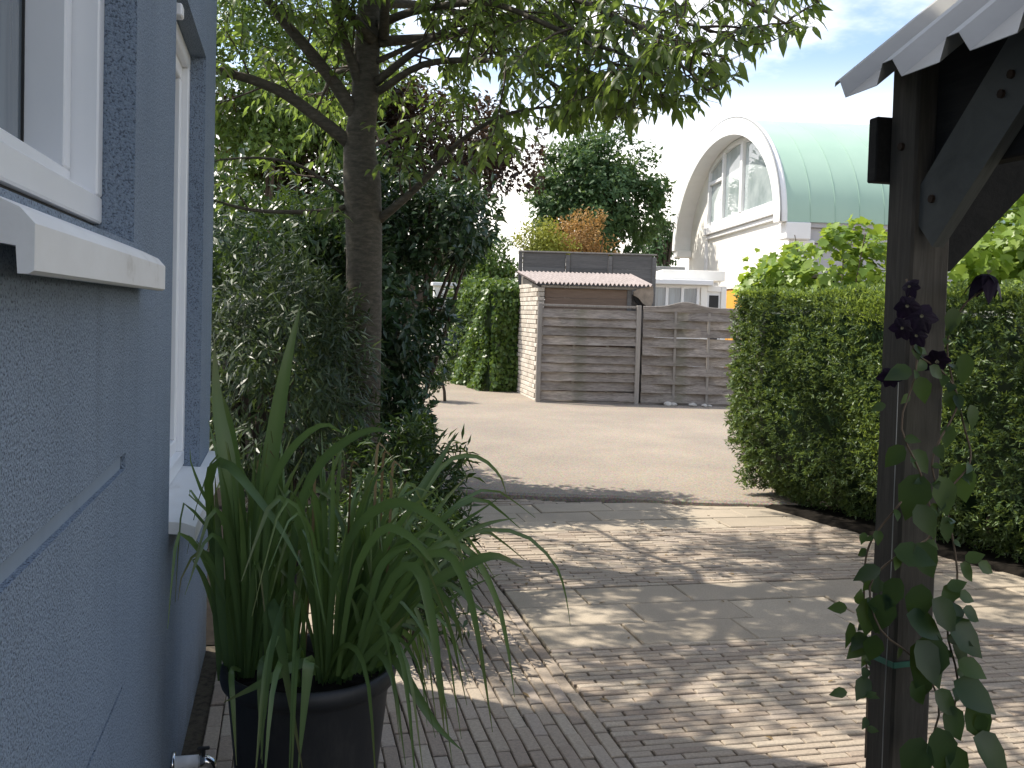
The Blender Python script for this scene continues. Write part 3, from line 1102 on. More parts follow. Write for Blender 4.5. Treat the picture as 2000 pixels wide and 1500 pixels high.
right_line = lambda P: seen_at(P)[0]
def edge_cull(limits):
    ys, xs = zip(*limits)
    def fn(P):
        u, v, d = seen_at(P)
        return u < np.interp(v, ys, xs)
    return fn
dark_edge = edge_cull([(300, 985), (400, 985), (470, 960), (545, 895), (600, 890), (700, 893), (750, 885), (765, 850), (800, 842), (880, 842), (960, 850)])
G_L = 'dark evergreen shrubs along the left bed'
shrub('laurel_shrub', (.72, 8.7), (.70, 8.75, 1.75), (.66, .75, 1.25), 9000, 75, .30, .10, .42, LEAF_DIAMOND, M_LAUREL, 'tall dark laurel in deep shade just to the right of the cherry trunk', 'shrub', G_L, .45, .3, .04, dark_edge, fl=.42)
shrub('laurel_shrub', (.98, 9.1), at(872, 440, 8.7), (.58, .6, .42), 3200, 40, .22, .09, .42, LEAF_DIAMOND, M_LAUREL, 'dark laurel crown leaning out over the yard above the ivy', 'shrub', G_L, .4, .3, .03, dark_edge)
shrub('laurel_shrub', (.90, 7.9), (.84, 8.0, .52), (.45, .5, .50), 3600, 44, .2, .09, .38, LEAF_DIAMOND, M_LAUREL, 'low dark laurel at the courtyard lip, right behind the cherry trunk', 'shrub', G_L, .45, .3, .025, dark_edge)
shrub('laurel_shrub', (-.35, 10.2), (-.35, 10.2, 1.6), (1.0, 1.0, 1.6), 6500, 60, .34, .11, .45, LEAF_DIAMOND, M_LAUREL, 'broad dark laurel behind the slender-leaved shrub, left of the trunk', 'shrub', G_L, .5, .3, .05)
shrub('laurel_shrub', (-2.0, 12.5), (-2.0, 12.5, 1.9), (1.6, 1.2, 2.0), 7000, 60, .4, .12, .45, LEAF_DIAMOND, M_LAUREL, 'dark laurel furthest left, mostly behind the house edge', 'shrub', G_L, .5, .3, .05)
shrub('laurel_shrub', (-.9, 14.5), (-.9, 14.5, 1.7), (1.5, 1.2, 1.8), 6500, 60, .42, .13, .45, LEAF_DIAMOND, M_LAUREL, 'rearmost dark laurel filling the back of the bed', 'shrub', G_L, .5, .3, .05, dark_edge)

# small standard with a bare stem at the courtyard edge
o = thing('standard_shrub', tuple(at(869, 786, 16.85)[:2]) + (0,), 'small clipped green shrub on a bare stem at the far courtyard edge', 'shrub')
c0 = at(858, 725, 16.85)
P, out, tone = blob_leaves(c0, (.24, .3, .34), 1100, 24, .12, .3)
k = len(P)
leaves('crown', P, out + rdir(k), out + rdir(k) * .5, np.full(k, .07), np.full(k, .035), LEAF_DIAMOND, M_LOW, o, tone)['kind'] = 'stuff'
m = MB()
m.tube([at(869, 790, 16.85), at(868, 765, 16.85), at(862, 735, 16.85)], [.03, .026, .02], 8)
m.build('trunk', M_TWIG, o, True)

# maroon-leaved tree behind the cherry
c0 = at(760, 300, 30.0)
mar = thing('maroon_tree', (c0.x, c0.y, 0), 'maroon-leaved tree showing behind the cherry crown', 'tree')
P, out, tone = blob_leaves(c0, (5.0, 2.6, 2.5), 23000, 160, .75, .25)
u, v_, d_ = seen_at(P)
k_ = (v_ < np.interp(u, [300, 700, 930, 960, 1060], [480, 470, 420, 385, 370])) & (u < 1062)
gap = ((u - 1005) / 60) ** 2 + ((v_ - 430) / 60) ** 2 < 1
gap |= ((u - 1010) / 35) ** 2 + ((v_ - 265) / 22) ** 2 < 1
k_ &= ~gap
P, out, tone = P[k_], out[k_], tone[k_]
k = len(P)
L = rng.uniform(.15, .26, k)
leaves('crown', P, out * .4 + rdir(k) * .8 + np.array([0, 0, -.3]), rdir(k) * .5 + np.array([0, 0, .7]), L, L * .55, LEAF_DIAMOND, M_MAROON, mar, tone)['kind'] = 'stuff'
stems(mar, (c0.x - .2, c0.y, -.05), [c0 + Vector((x, y, z)) for x, y, z in ((-2.4, 0, .7), (.5, .7, 1.4), (2.6, -.7, .5), (3.6, 0, -.2), (-1, 1, 1.8))], .17)

# green backdrop of the same garden, lit leaves seen through the cherry on the left
c0 = at(520, 130, 27.0)
shrub('green_garden_tree', (c0.x, c0.y), c0, (3.9, 2.4, 3.1), 19000, 130, .7, .19, .5, LEAF_DIAMOND, M_IVY, 'light green tree glimpsed behind the cherry, next to the house edge', 'tree', None, .3, .3, .09)

# low bushy plant behind the pot
shrub('low_bush', (.55, 4.7), (.52, 4.75, .36), (.30, .42, .34), 4600, 60, .17, .06, .28, LEAF_DIAMOND, M_LOW, 'low leafy bush on the paving right behind the black pot', 'plant', None, .3, .15, .008)
shrub('low_bush', (.55, 5.5), (.62, 5.5, .5), (.42, .4, .52), 4500, 60, .16, .08, .22, LEAF_DIAMOND, M_LOW, 'leafy bush at the foot of the cherry trunk', 'plant', None, .3, .2, .008)

# ivy-covered block beyond the courtyard
ivy = thing('ivy_hedge', (4.35, 20.2, 0), 'sunlit ivy hedge left of the pale brick shed wall', 'hedge')
m = MB()
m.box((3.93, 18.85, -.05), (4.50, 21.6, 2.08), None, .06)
m.build('opaque_filler', M_LAUREL, ivy)  # solid opaque box behind the ivy leaves
def surface_leaves(faces, n, jit):
    """faces: (origin, u, v, normal) rectangles; returns points and normals."""
    A = np.array([np.linalg.norm(np.cross(f[1], f[2])) for f in faces])
    pick = rng.choice(len(faces), n, p=A / A.sum())
    O, U, V_, N = [np.array([f[i] for f in faces], float)[pick] for i in range(4)]
    return O + U * rng.random(n)[:, None] + V_ * rng.random(n)[:, None] + N * (jit * rng.random(n))[:, None], N
fs = [((3.93, 18.85, 0), (-.27, 2.75, 0), (0, 0, 2.12), (-1, -.1, 0)), ((3.93, 18.85, 0), (.62, .0, 0), (0, 0, 2.12), (0, -1, 0)), ((3.9, 18.8, 2.1), (.62, 0, 0), (-.2, 2.8, 0), (0, 0, 1))]
P, N = surface_leaves(fs, 9000, .16)
P += N * (.06 * np.sin(P[:, 2:3] * 5 + P[:, 1:2] * 4))
k = len(P)
L = rng.uniform(.06, .12, k)
leaves('foliage', P, N * .4 + rdir(k) * .6 + np.array([0, 0, -.6]), N + rdir(k) * .55, L, L * .8, LEAF_DIAMOND, M_IVY, ivy)['kind'] = 'stuff'
# pale coping just behind it
w = thing('garden_wall', (3.55, 22.2, 0), 'pale garden wall whose coping shows above the sunlit ivy', 'wall')
m = MB()
m.box((3.25, 22.0, -.05), (4.6, 22.2, 2.18))
m.build('wall_body', M_STUCCO, w)
m = MB()
m.box((3.2, 21.94, 2.18), (4.65, 22.26, 2.26), None, .01)
m.build('coping', M_WHITE, w)

# ------------------------------------------------------------------ yew hedge on the right
yew = thing('yew_hedge', tuple(hp(3, -.5, 0)), 'clipped dark green yew hedge along the right of the paving', 'hedge')
HH = 1.80
LEN = 6.6
m = MB()
sec = [(-.50, .03), (-.30, .42), (-.26, 1.0), (-.26, HH - .14), (-.30, HH - .09), (-.80, HH - .09), (-.88, HH - .14), (-.86, .4), (-.75, .03)]
v, f = [], []
ss = [-.05, .03, .12] + [LEN * i / 20 for i in range(1, 21)]
for j, s in enumerate(ss):
    k = (.80, .95, 1)[j] if j < 3 else 1
    for a, b in sec:
        v.append(hp(s + .05, -.48 + (a + .48) * k, b if b > .2 else b))
q = len(sec)
for j in range(len(ss) - 1):
    f += [(j * q + i, j * q + (i + 1) % q, (j + 1) * q + (i + 1) % q, (j + 1) * q + i) for i in range(q)]
f += [tuple(range(q)), tuple((len(ss) - 1) * q + i for i in range(q))]
m.add(v, f)
m.build('opaque_filler', M_LAUREL, yew)  # solid core added inside the hedge to block light
for j in range(12):
    m = MB()
    s = .3 + j * .52 + rnd.uniform(-.1, .1)
    t_ = -.42 + rnd.uniform(-.1, .1)
    m.tube([hp(s, t_, -.02), hp(s + .02, t_ + .03, .15), hp(s + .05, t_ + .05, .45)], [.035, .03, .028], 7)
    m.build('trunk', M_TWIG, yew, True)
def yew_points(n):
    s = rng.random(n) * (LEN + .1) - .04
    face = rng.random(n)
    t, z = np.zeros(n), np.zeros(n)
    nt, nz, nsv = np.zeros(n), np.zeros(n), np.zeros(n)
    fr = face < .60
    z[fr] = .03 + (HH - .03) * rng.random(fr.sum())
    t[fr] = np.interp(z[fr], [.0, .14, .34, .7, 1.5, HH - .06, HH], [-.32, -.20, .0, .07, .03, .0, -.05])
    nt[fr] = 1
    nz[fr] = np.interp(z[fr], [.1, .45, 1.6, HH], [-.8, -.2, 0, .5])
    tp = (face >= .60) & (face < .86)
    t[tp] = -.95 * rng.random(tp.sum())
    z[tp] = HH - .015
    nz[tp] = 1
    en = face >= .86
    s[en] = -.02
    z[en] = .10 + (HH - .10) * rng.random(en.sum())
    t[en] = -.95 * rng.random(en.sum())
    nsv[en] = -1
    # rounded far end
    rb = np.clip((.30 - s) / .30, 0, 1)
    t[fr] -= (rb[fr] ** 2) * .12
    s[fr] += rng.normal(size=fr.sum()) * .01
    # hollow and bulges of a hand-clipped face
    w1 = np.sin(s * 3.1 + z * 2.0) * .5 + np.sin(s * 7.3 - z * 5.1 + 1) * .3 + np.sin(s * 17 + z * 13) * .22
    off = .035 * w1 - .10 * rng.random(n) ** 1.8
    for hs, hz, hw, hd_ in ((1.15, .78, .20, .16), (.75, 1.05, .10, .10), (2.1, 1.25, .14, .10), (3.1, .7, .2, .12), (1.7, 1.5, .1, .08), (.55, 1.5, .09, .08), (2.6, 1.05, .12, .1), (1.45, .55, .3, .08)):
        off = off - fr * hd_ * np.exp(-((s - hs) / (hw * 1.5)) ** 2 - ((z - hz) / hw) ** 2)
    low = (z < .5) & en
    s[low] += (.5 - z[low]) * .55
    lowf = fr & (z < .55)
    s[lowf] += np.where(s[lowf] < .5, (.55 - z[lowf]) * .6, 0)
    t = t + off * nt
    z = z + (off * nz) * tp
    s = s + off * nsv
    hd, hn = np.array(HD), np.array(HN)
    P = np.array(H0)[None, :] + s[:, None] * hd + t[:, None] * hn + np.column_stack([0 * z, 0 * z, z])
    N = nsv[:, None] * hd + nt[:, None] * hn + np.column_stack([0 * z, 0 * z, nz])
    return P, unit(N), w1, s, z
P, N, w1, s_, z_ = yew_points(165000)
# sprigs standing up along the clipped top, sunlight put into their paler tone
n5 = 7000
s5 = rng.random(n5) * LEN
t5 = -.02 - .5 * rng.random(n5) ** 2
z5 = HH - .03 + .055 * rng.random(n5) + .02 * np.sin(s5 * 6.1) + .012 * np.sin(s5 * 17)
P5 = np.array(H0)[None] + s5[:, None] * np.array(HD) + t5[:, None] * np.array(HN) + np.column_stack([0 * z5, 0 * z5, z5])
P = np.vstack([P, P5]); N = np.vstack([N, np.tile([-.2, 0, 1.], (n5, 1))]); w1 = np.append(w1, np.full(n5, 2.5)); s_ = np.append(s_, s5); z_ = np.append(z_, z5)
k = len(P)
L = rng.uniform(.028, .058, k)
tone = np.clip(rng.random(k) * .55 + .12 + .10 * w1, 0, 1)
sun_tone = np.exp(-((s_ - 1.9) / .28) ** 2 - ((z_ - .85) / .28) ** 2) + np.exp(-((s_ - 1.55) / .5) ** 2 - ((z_ - 1.72) / .10) ** 2) + (z_ > HH - .08) * .8  # sunlight painted in as paler tone along the top, plus two paler patches
tone = np.clip(tone + sun_tone * .45 * rng.random(k), 0, 1)
# sprays: eight needles-worth of leaf fanning from one shoot, each shoot standing proud or sunk on its own
sh = rng.permutation(k)[:k // 8]
push = rng.normal(size=len(sh)) * .021
B = np.repeat(P[sh] + N[sh] * push[:, None], 8, 0)
NB = np.repeat(unit(N[sh] + rdir(len(sh)) * .55 + np.array([0, 0, .25])), 8, 0)
kk = len(B)
tone = np.clip(np.repeat(tone[sh] + push * 5, 8) + rng.normal(size=kk) * .08, 0, 1)
off = rng.random(kk)[:, None] * .045
L = rng.uniform(.026, .052, kk)
leaves('foliage', B + NB * off + rdir(kk) * .012, NB * .8 + rdir(kk) * .8, rdir(kk) * .9 + np.array([0, 0, .5]) + NB * .2, L, L * rng.uniform(.24, .40, kk), LEAF_DIAMOND, M_YEW, yew, tone)['kind'] = 'stuff'

# shoots with the sun's brightness put into their green: along the clipped top and in two patches on the face
M_SHOOT = leaf_mat('sunlit_yew_shoot', (.14, .22, .04), (.30, .38, .07), (.42, .54, .08), .40, .45, .4)
n6 = 9000
s6 = rng.random(n6) * LEN
t6 = -.01 - .35 * rng.random(n6) ** 2
z6 = HH - .01 + .05 * rng.random(n6) + .018 * np.sin(s6 * 6.1) + .014 * np.sin(s6 * 19)
P6 = np.array(H0)[None] + s6[:, None] * np.array(HD) + t6[:, None] * np.array(HN) + np.column_stack([0 * z6, 0 * z6, z6])
n7 = 1500
s7 = np.concatenate([rng.normal(1.95, .20, n7), rng.normal(1.75, .22, n7)])
z7 = np.concatenate([rng.normal(.85, .17, n7), rng.normal(1.70, .06, n7)])
P7 = np.array(H0)[None] + s7[:, None] * np.array(HD) + (.05 + .05 * rng.random(2 * n7))[:, None] * np.array(HN) + np.column_stack([0 * z7, 0 * z7, z7])
P8 = np.vstack([P6, P7])
k = len(P8)
L = rng.uniform(.024, .046, k)
leaves('sunlit_shoots', P8, rdir(k) * .7 + np.array([-.25, -.1, .75]), rdir(k), L, L * .32, LEAF_DIAMOND, M_SHOOT, yew)['kind'] = 'stuff'

# lime-green vines behind the hedge
def vine(label, c0, rad, n, cl, keep=None):
    o = thing('grape_vine', (c0.x, c0.y, 0), label, 'plant', 'lime-green vines behind the hedge')
    P, out, tone = blob_leaves(c0, rad, n, cl, .22, .35)
    if keep is not None:
        kk = keep(P)
        P, out, tone = P[kk], out[kk], tone[kk]
    k = len(P)
    L = rng.uniform(.055, .115, k)
    ax = out * .3 + rdir(k) * .6 + np.array([0, 0, -.7])
    nr = out * .6 + rdir(k) * .5 + np.array([0, 0, .6])
    leaves('crown', P, ax, nr, L, L * 1.05, LEAF_PALM, M_LIME, o, tone)['kind'] = 'stuff'
    stems(o, (c0.x, c0.y, -.05), [c0 + Vector((rnd.uniform(-.7, .7) * rad[0], rnd.uniform(-.4, .4), rnd.uniform(-.3, .8) * rad[2])) for _ in range(9)], .016, M_STEM)
    return o
def vine_top(P):
    u, v, d = seen_at(P)
    return v > np.interp(u, [1440, 1475, 1520, 1560, 1600, 1620, 1690, 1740], [575, 530, 480, 470, 480, 432, 425, 440])
vine('lime-green vine with broad leaves behind the hedge, left of the carport post', at(1640, 545, 10.2), (.95, .5, .62), 2400, 80, vine_top)
vine('lime-green vine behind the hedge, right of the carport post and below the brace', at(1985, 500, 8.0), (.62, .5, .62), 1700, 50)
vine('lowest lime-green vine, sunlit, in front of the orange door', at(1500, 560, 10.4), (.22, .3, .22), 420, 18)
# dark bench-like timber among the vines
o = thing('vine_trellis', tuple(at(1610, 560, 10.0)[:2]) + (0,), 'dark timber trellis arm with upturned ends among the vines', 'trellis')
m = MB()
q = smooth_line([at(1583, 536, 9.9), at(1592, 552, 9.9), at(1610, 558, 9.9), at(1626, 552, 9.9), at(1636, 534, 9.9)], 12)
m.tube(q, .035, 8)
m.build('arm', M_BEAM, o, True)
m = MB()
m.tube([at(1610, 558, 9.95), Vector((at(1610, 558, 9.95).x, at(1610, 558, 9.95).y, 0))], .04, 8)
m.build('post', M_BEAM, o)
m = MB()
m.box((-.17, -.06, -.02), (.17, .06, .02), Matrix.Translation(at(1610, 540, 9.92)) @ Matrix.Rotation(-YAW, 4, 'Z'), .005)
m.build('shelf', M_BARGE, o)

# ------------------------------------------------------------------ far trees and shrubs
def far_tree(name, px, py, d, rx, rz, n, llen, mat, label, cat='tree', clumps=110, cr=.45, group=None, stem=.16, keep=None):
    c0 = at(px, py, d)
    return shrub(name, (c0.x, c0.y), c0, (rx, rx * .9, rz), n, clumps, cr, llen, .5, LEAF_DIAMOND, mat, label, cat, group, .3, .4, stem, keep)
far_tree('broadleaf_tree', 1165, 385, 34, 2.45, 2.35, 16000, .22, M_FARTREE, 'large round dark green tree behind the shed', clumps=140, cr=.5)
far_tree('far_tree', 1292, 470, 52, 1.3, 1.6, 2500, .25, M_FARTREE, 'hazy small tree between the round tree and the arched house', clumps=30, cr=.5)
far_tree('yellow_shrub', 1058, 480, 23, .72, .50, 3600, .085, M_YELLOW, 'yellow-green shrub above the left end of the shed', 'shrub', 26, .32, None, .03)
far_tree('orange_shrub', 1148, 468, 23.5, .80, .56, 3800, .085, M_ORANGELEAF, 'orange-tipped shrub above the middle of the shed', 'shrub', 26, .34, None, .03)
far_tree('green_shrub', 965, 530, 22.6, .55, .75, 2400, .11, M_IVY, 'bright green shrub behind the ivy hedge, left of the shed roof', 'shrub', 40, .22, None, .03)
G_B = 'trees in the far background'
for px, py, d, rx, rz, lab in ((560, 500, 30, 3.2, 3.0, 'background tree behind the laurels, nearest the house edge'), (780, 500, 34, 3.0, 3.0, 'background tree directly behind the cherry trunk'),
                               (905, 560, 40, 2.4, 1.9, 'low background tree behind the pale wall coping')):
    far_tree('background_tree', px, py, d, rx, rz, 6000, .25, M_FARTREE, lab, 'tree', 70, .6, G_B)

# ------------------------------------------------------------------ fence panels
FA, FB, FC = Vector((4.30, 16.63, 0)), Vector((6.14, 16.275, 0)), Vector((7.98, 15.92, 0))
FDIR = (FB - FA).normalized()
FROT = math.atan2(FDIR.y, FDIR.x)
def slat_mesh(L, h, amp, phase, nseg=16):
    v, f = [], []
    for i in range(nseg + 1):
        x = L * i / nseg
        yy = amp * math.cos(PI * (x / L * 3) + phase)
        b = rnd.uniform(-.003, .003)
        tl = .028
        v += [(x, yy - .005 - tl, 0 + b), (x, yy + .005 - tl, 0 + b), (x, yy + .005 + tl, h + b), (x, yy - .005 + tl, h + b)]
    for i in range(nseg):
        a, c = i * 4, i * 4 + 4
        for k in range(4):
            m_ = (k + 1) % 4
            f.append((a + k, a + m_, c + m_, c + k))
    f += [(3, 2, 1, 0), tuple(nseg * 4 + k for k in range(4))]
    me = bpy.data.meshes.new('slat')
    me.from_pydata(v, [], f)
    me.materials.append(M_SLAT)
    bm = bmesh.new(); bm.from_mesh(me)
    bmesh.ops.recalc_face_normals(bm, faces=bm.faces)
    bm.to_mesh(me); bm.free()
    return me
def fence_panel(A, L, label, arched, shared=True):
    o = thing('fence_panel', tuple(A), label, 'fence', 'woven fence panels at the back of the courtyard')
    Mf = Matrix.Translation(A) @ Matrix.Rotation(FROT, 4, 'Z')
    def loc(name, m, mat):
        ob = m.build(name, mat, o)
        ob.matrix_basis = Mf
        return ob
    n = 10
    top = 1.72
    pitch = (top - .10) / n
    h = pitch * (.95 if not arched else 1.05)
    SL = [slat_mesh(L - .17, h, .010 if not arched else .024, ph) for ph in (0, PI, .0, PI)]
    for k in range(n):
        zz = .10 + k * pitch + rnd.gauss(0, .006)
        yo = rnd.gauss(0, .004)
        mesh_obj('slat', SL[k % 4], None, o, Mf @ Matrix.Translation((.085, yo, zz)) @ Matrix.Rotation(rnd.gauss(0, .005), 4, 'Y'))
    for x in ((.045, L - .045) if not shared else (L - .045,)):
        m = MB()
        m.box((x - .04, -.045, -.05), (x + .04, .045, 1.80), None, .006)
        loc('post', m, M_BATTEN)
    for x in (L * .36, L * .685):
        m = MB()
        if arched:
            m.box((x - .022, -.033, .06), (x + .022, -.006, 1.70), None, .004)
        else:
            m.box((x - .022, .022, .06), (x + .022, .040, 1.70), None, .004)
        loc('batten', m, M_BATTEN)
    m = MB()
    if arched:
        pl = [(.085, 1.70)] + [(.085 + (L - .17) * t, 1.775 + .095 * math.exp(-((t - .45) / .17) ** 2)) for t in [i / 24 for i in range(25)]] + [(L - .085, 1.70)]
        m.prism(pl, 'y', -.014, .014)
        loc('top_board', m, M_SLAT)
        m = MB()
        m.tube([(x, 0, z + .008) for x, z in pl[1:-1]], .014, 6)
        loc('top_rail', m, M_BATTEN)
    else:
        m.box((.085, -.024, 1.745), (L - .085, .024, 1.785), None, .004)
        loc('top_rail', m, M_BATTEN)
    m = MB()
    m.box((.085, -.016, .02), (L - .085, .016, .085), None, .004)
    loc('bottom_rail', m, M_SLAT)
    return o
fence_panel(FA, 1.84, 'weathered grey woven fence panel with a straight top, left of the pair', False, False)
fence_panel(FB - FDIR * .084, 1.84, 'weathered grey woven fence panel with a humped top, beside the yew hedge', True)
fence_panel(FC - FDIR * .168, 1.84, 'third woven fence panel, almost wholly hidden by the yew hedge', False)
for i, (px, py, r) in enumerate(((1304, 790, .06), (1316, 787, .05), (1353, 791, .055), (1376, 793, .045), (1386, 796, .035))):
    c0 = at(px, py, 17.15)
    m = bmesh.new()
    bmesh.ops.create_icosphere(m, subdivisions=2, radius=r)
    for vv_ in m.verts:
        vv_.co = Vector((vv_.co.x * 1.3, vv_.co.y, vv_.co.z * .75)) * (1 + rnd.uniform(-.14, .14))
    me = bpy.data.meshes.new('stone')
    m.to_mesh(me); m.free()
    s = mesh_obj('stone', me, M_STONE, None, Matrix.Translation((c0.x, c0.y, .045 + r * .55)) @ Matrix.Rotation(rnd.uniform(0, 6), 4, 'Z'))
    put(s, ('largest pale stone under the humped fence panel, at the left end of the row', 'pale stone tucked right behind the largest one under the humped fence panel', 'middle stone of the row under the humped fence panel', 'second-last pale stone under the humped fence panel, towards the hedge', 'smallest pale stone under the humped fence panel, closest to the hedge')[i], 'stone', 'pale stones under the fence')

# ------------------------------------------------------------------ shed behind the fence
shed = thing('shed', (5.3, 17.6, 0), 'brick shed with a corrugated roof and brown boards behind the fence', 'shed')
SA = Vector((4.385, 16.93, 0))
SD = Vector((.97, -.215, 0)).normalized()      # along its front
SB = Vector((.05, 1, 0)).normalized()          # along its side
def sp(a, b, z):
    return SA + SD * a + SB * b + Vector((0, 0, z))
m = MB()
poly = [sp(.02, .03, -.05), sp(.10, .03, -.05), sp(.10, 1.8, -.05), sp(.02, 1.8, -.05)]
tops = [sp(.02, .03, 2.09), sp(.10, .03, 2.09), sp(.10, 1.8, 2.33), sp(.02, 1.8, 2.33)]
m.add(poly + tops, [(3, 2, 1, 0), (4, 5, 6, 7), (0, 1, 5, 4), (1, 2, 6, 5), (2, 3, 7, 6), (3, 0, 4, 7)])
wall = m.build('wall', M_MORTAR, shed)
bme = bpy.data.meshes.new('brick')
mm = MB().box((-.004, -.105, -.036), (.06, .105, .036), None, .005)
bme.from_pydata(mm.v, [], mm.f)
bme.materials.append(M_PALEBRICK)
sidem = Matrix.Rotation(math.atan2(-SB.x, SB.y), 4, 'Z')
nb = 0
for c in range(26):
    zc = .04 + c * .0835
    b = -.01 + (.11 if c % 2 else 0)
    while b < 1.72:
        lim_z = 2.09 + .24 * (b + .1) / 1.8
        if zc + .04 < lim_z:
            p = sp(-.012 + rnd.gauss(0, .002), b + .11, zc)
            mesh_obj('brick', bme, None, wall, Matrix.Translation(p) @ sidem)
            nb += 1
        b += .221
# end pier of the brick wall, seen from the front
m = MB()
for c in range(25):
    zc = .04 + c * .0835
    m.box((-.012, -.035, zc - .036), (.105, .028, zc + .036), Matrix.Translation(SA) @ Matrix.Rotation(math.atan2(SD.y, SD.x), 4, 'Z'), .004)
m.build('pier', M_PALEBRICK, shed)
RotF = Matrix.Translation(SA) @ Matrix.Rotation(math.atan2(SD.y, SD.x), 4, 'Z')
for k in range(3):
    z0 = 1.55 + k * .178
    m = MB()
    m.box((.115, .055, z0), (1.60, .08, z0 + .174), None, .003)
    ob = m.build('board', M_BROWNBOARD, shed)
    ob.matrix_basis = RotF
m = MB()
m.box((.115, .06, -.05), (1.60, .085, 1.545))
ob = m.build('front_wall', M_BROWNBOARD, shed); ob.matrix_basis = RotF
m = MB()
m.box((1.60, .03, -.05), (1.68, .11, 2.08), None, .005)
ob = m.build('corner_post', M_DARKBOARD, shed); ob.matrix_basis = RotF
m = MB()
m.box((1.68, .12, -.05), (2.0, .14, 2.0))
ob = m.build('side_panel', M_DARKBOARD, shed); ob.matrix_basis = RotF
m = MB()
m.box((.05, -.03, 2.085), (1.93, .03, 2.125), None, .004)
ob = m.build('eaves_rail', M_BATTEN, shed); ob.matrix_basis = RotF
# corrugated sheet roof: real waves
v, f = [], []
nw, per = 28, 10
wid = 2.10
for j in range(2):
    for i in range(nw * per + 1):
        a = -.10 + wid * i / (nw * per)
        zz = .022 * math.cos(2 * PI * i / per)
        b, zb = (-.13, 2.155) if j == 0 else (1.72, 2.42)
        for th in (0, .008):
            v.append(tuple(sp(a + (.0 if j == 0 else -.04 + .18 * i / (nw * per)), b, zb + zz + th)))
N1 = (nw * per + 1) * 2
for i in range(nw * per):
    a, b = i * 2, i * 2 + 2
    f += [(a + 1, b + 1, N1 + b + 1, N1 + a + 1), (a, N1 + a, N1 + b, b), (a, b, b + 1, a + 1), (N1 + a, N1 + a + 1, N1 + b + 1, N1 + b)]
m = MB(); m.add(v, f)
m.build('roof', M_FIBRE, shed, False)
# tan barge piece curling under the right end of the roof
m = MB()
pl = [(1.70, 2.05), (1.78, 2.10), (1.93, 2.13), (2.04, 2.16), (2.06, 2.02), (2.05, 1.86), (2.02, 1.795), (1.95, 1.79), (1.86, 1.85), (1.79, 1.94), (1.71, 1.98)]
m.prism(pl, 'y', -.07, .03)
ob = m.build('barge_board', M_BARGE, shed); ob.matrix_basis = RotF
m = MB()
pl = [(1.71, 1.965), (1.79, 1.925), (1.86, 1.835), (1.95, 1.775), (2.03, 1.78), (2.04, 1.75), (1.92, 1.735), (1.82, 1.79), (1.74, 1.88)]
m.prism(pl, 'y', -.02, .06)
ob = m.build('gutter', M_BEAM, shed); ob.matrix_basis = RotF

# dark board fence rising behind the shed
bf = thing('board_fence', (5.8, 18.75, 0), 'dark grey board fence rising above the shed roof', 'fence')
BA, BD = Vector((4.53, 19.0, 0)), Vector((.977, -.212, 0)).normalized()
Mb = Matrix.Translation(BA) @ Matrix.Rotation(math.atan2(BD.y, BD.x), 4, 'Z')
bx = [0.0, .95, 1.80, 2.68]
for i in range(3):
    for z0, z1 in ((1.9, 2.246), (2.247, 2.537), (2.538, 2.83)):
        m = MB()
        m.box((bx[i] + .045, -.012 + rnd.uniform(-.004, .004), z0), (bx[i + 1] - .045, .012, z1), None, .003)
        ob = m.build('board', M_DARKBOARD, bf); ob.matrix_basis = Mb
    m = MB()
    m.box((bx[i] + .045, -.012, -.05), (bx[i + 1] - .045, .012, 1.89))
    ob = m.build('lower_board', M_DARKBOARD, bf); ob.matrix_basis = Mb
for x in bx:
    m = MB()
    m.box((x - .04, -.04, -.05), (x + .04, .04, 2.80 if x not in (0.0,) else 2.83), None, .005)
    ob = m.build('post', M_DARKBOARD, bf); ob.matrix_basis = Mb
m = MB()
m.box((-.05, -.045, 2.832), (2.73, .045, 2.862), None, .004)
ob = m.build('top_rail', M_BATTEN, bf); ob.matrix_basis = Mb

# ------------------------------------------------------------------ arched house
arch = thing('arched_house', (17, 27, 0), 'white house with a green barrel roof and a big arched window', 'house')
RO = Vector((11.80, 21.95, 0))
GD = Vector((.170, .985, 0)).normalized()        # along the gable, away from the viewer
AX = Vector((GD.y, -GD.x, 0))                    # along the roof axis, to the right
GW, ZS, RISE = 11.9, 4.05, 3.46
def hpnt(s, u, z):
    return RO + GD * s + AX * u + Vector((0, 0, z))
def ell(k, n, inset=0.0, a0=0.0, a1=PI):
    th = a0 + (a1 - a0) * k / n
    return GW / 2 - (GW / 2 - inset) * math.cos(th), ZS + (RISE - inset) * math.sin(th)
# barrel roof in seamed bays
NS = 40
RL = 15.0
nbay = 24
for b in range(nbay):
    u0, u1 = .10 + RL * b / nbay, .10 + RL * (b + 1) / nbay
    v, f = [], []
    for strip in ([(u0 + .016, 0.0), (u1 - .001, 0.0)], [(u0 + .001, .0), (u0 + .003, .011)], [(u0 + .003, .011), (u0 + .013, .011)], [(u0 + .013, .011), (u0 + .016, .0)]):
        o_ = len(v)
        for k in range(NS + 1):
            th = PI * k / NS
            for uu, hh in strip:
                v.append(tuple(hpnt(GW / 2 - (GW / 2 + hh) * math.cos(th), uu, ZS + (RISE + hh) * math.sin(th))))
        f += [(o_ + k * 2, o_ + k * 2 + 1, o_ + k * 2 + 3, o_ + k * 2 + 2) for k in range(NS)]
    mk('roof_panel', v, f, M_COPPER, arch, True)
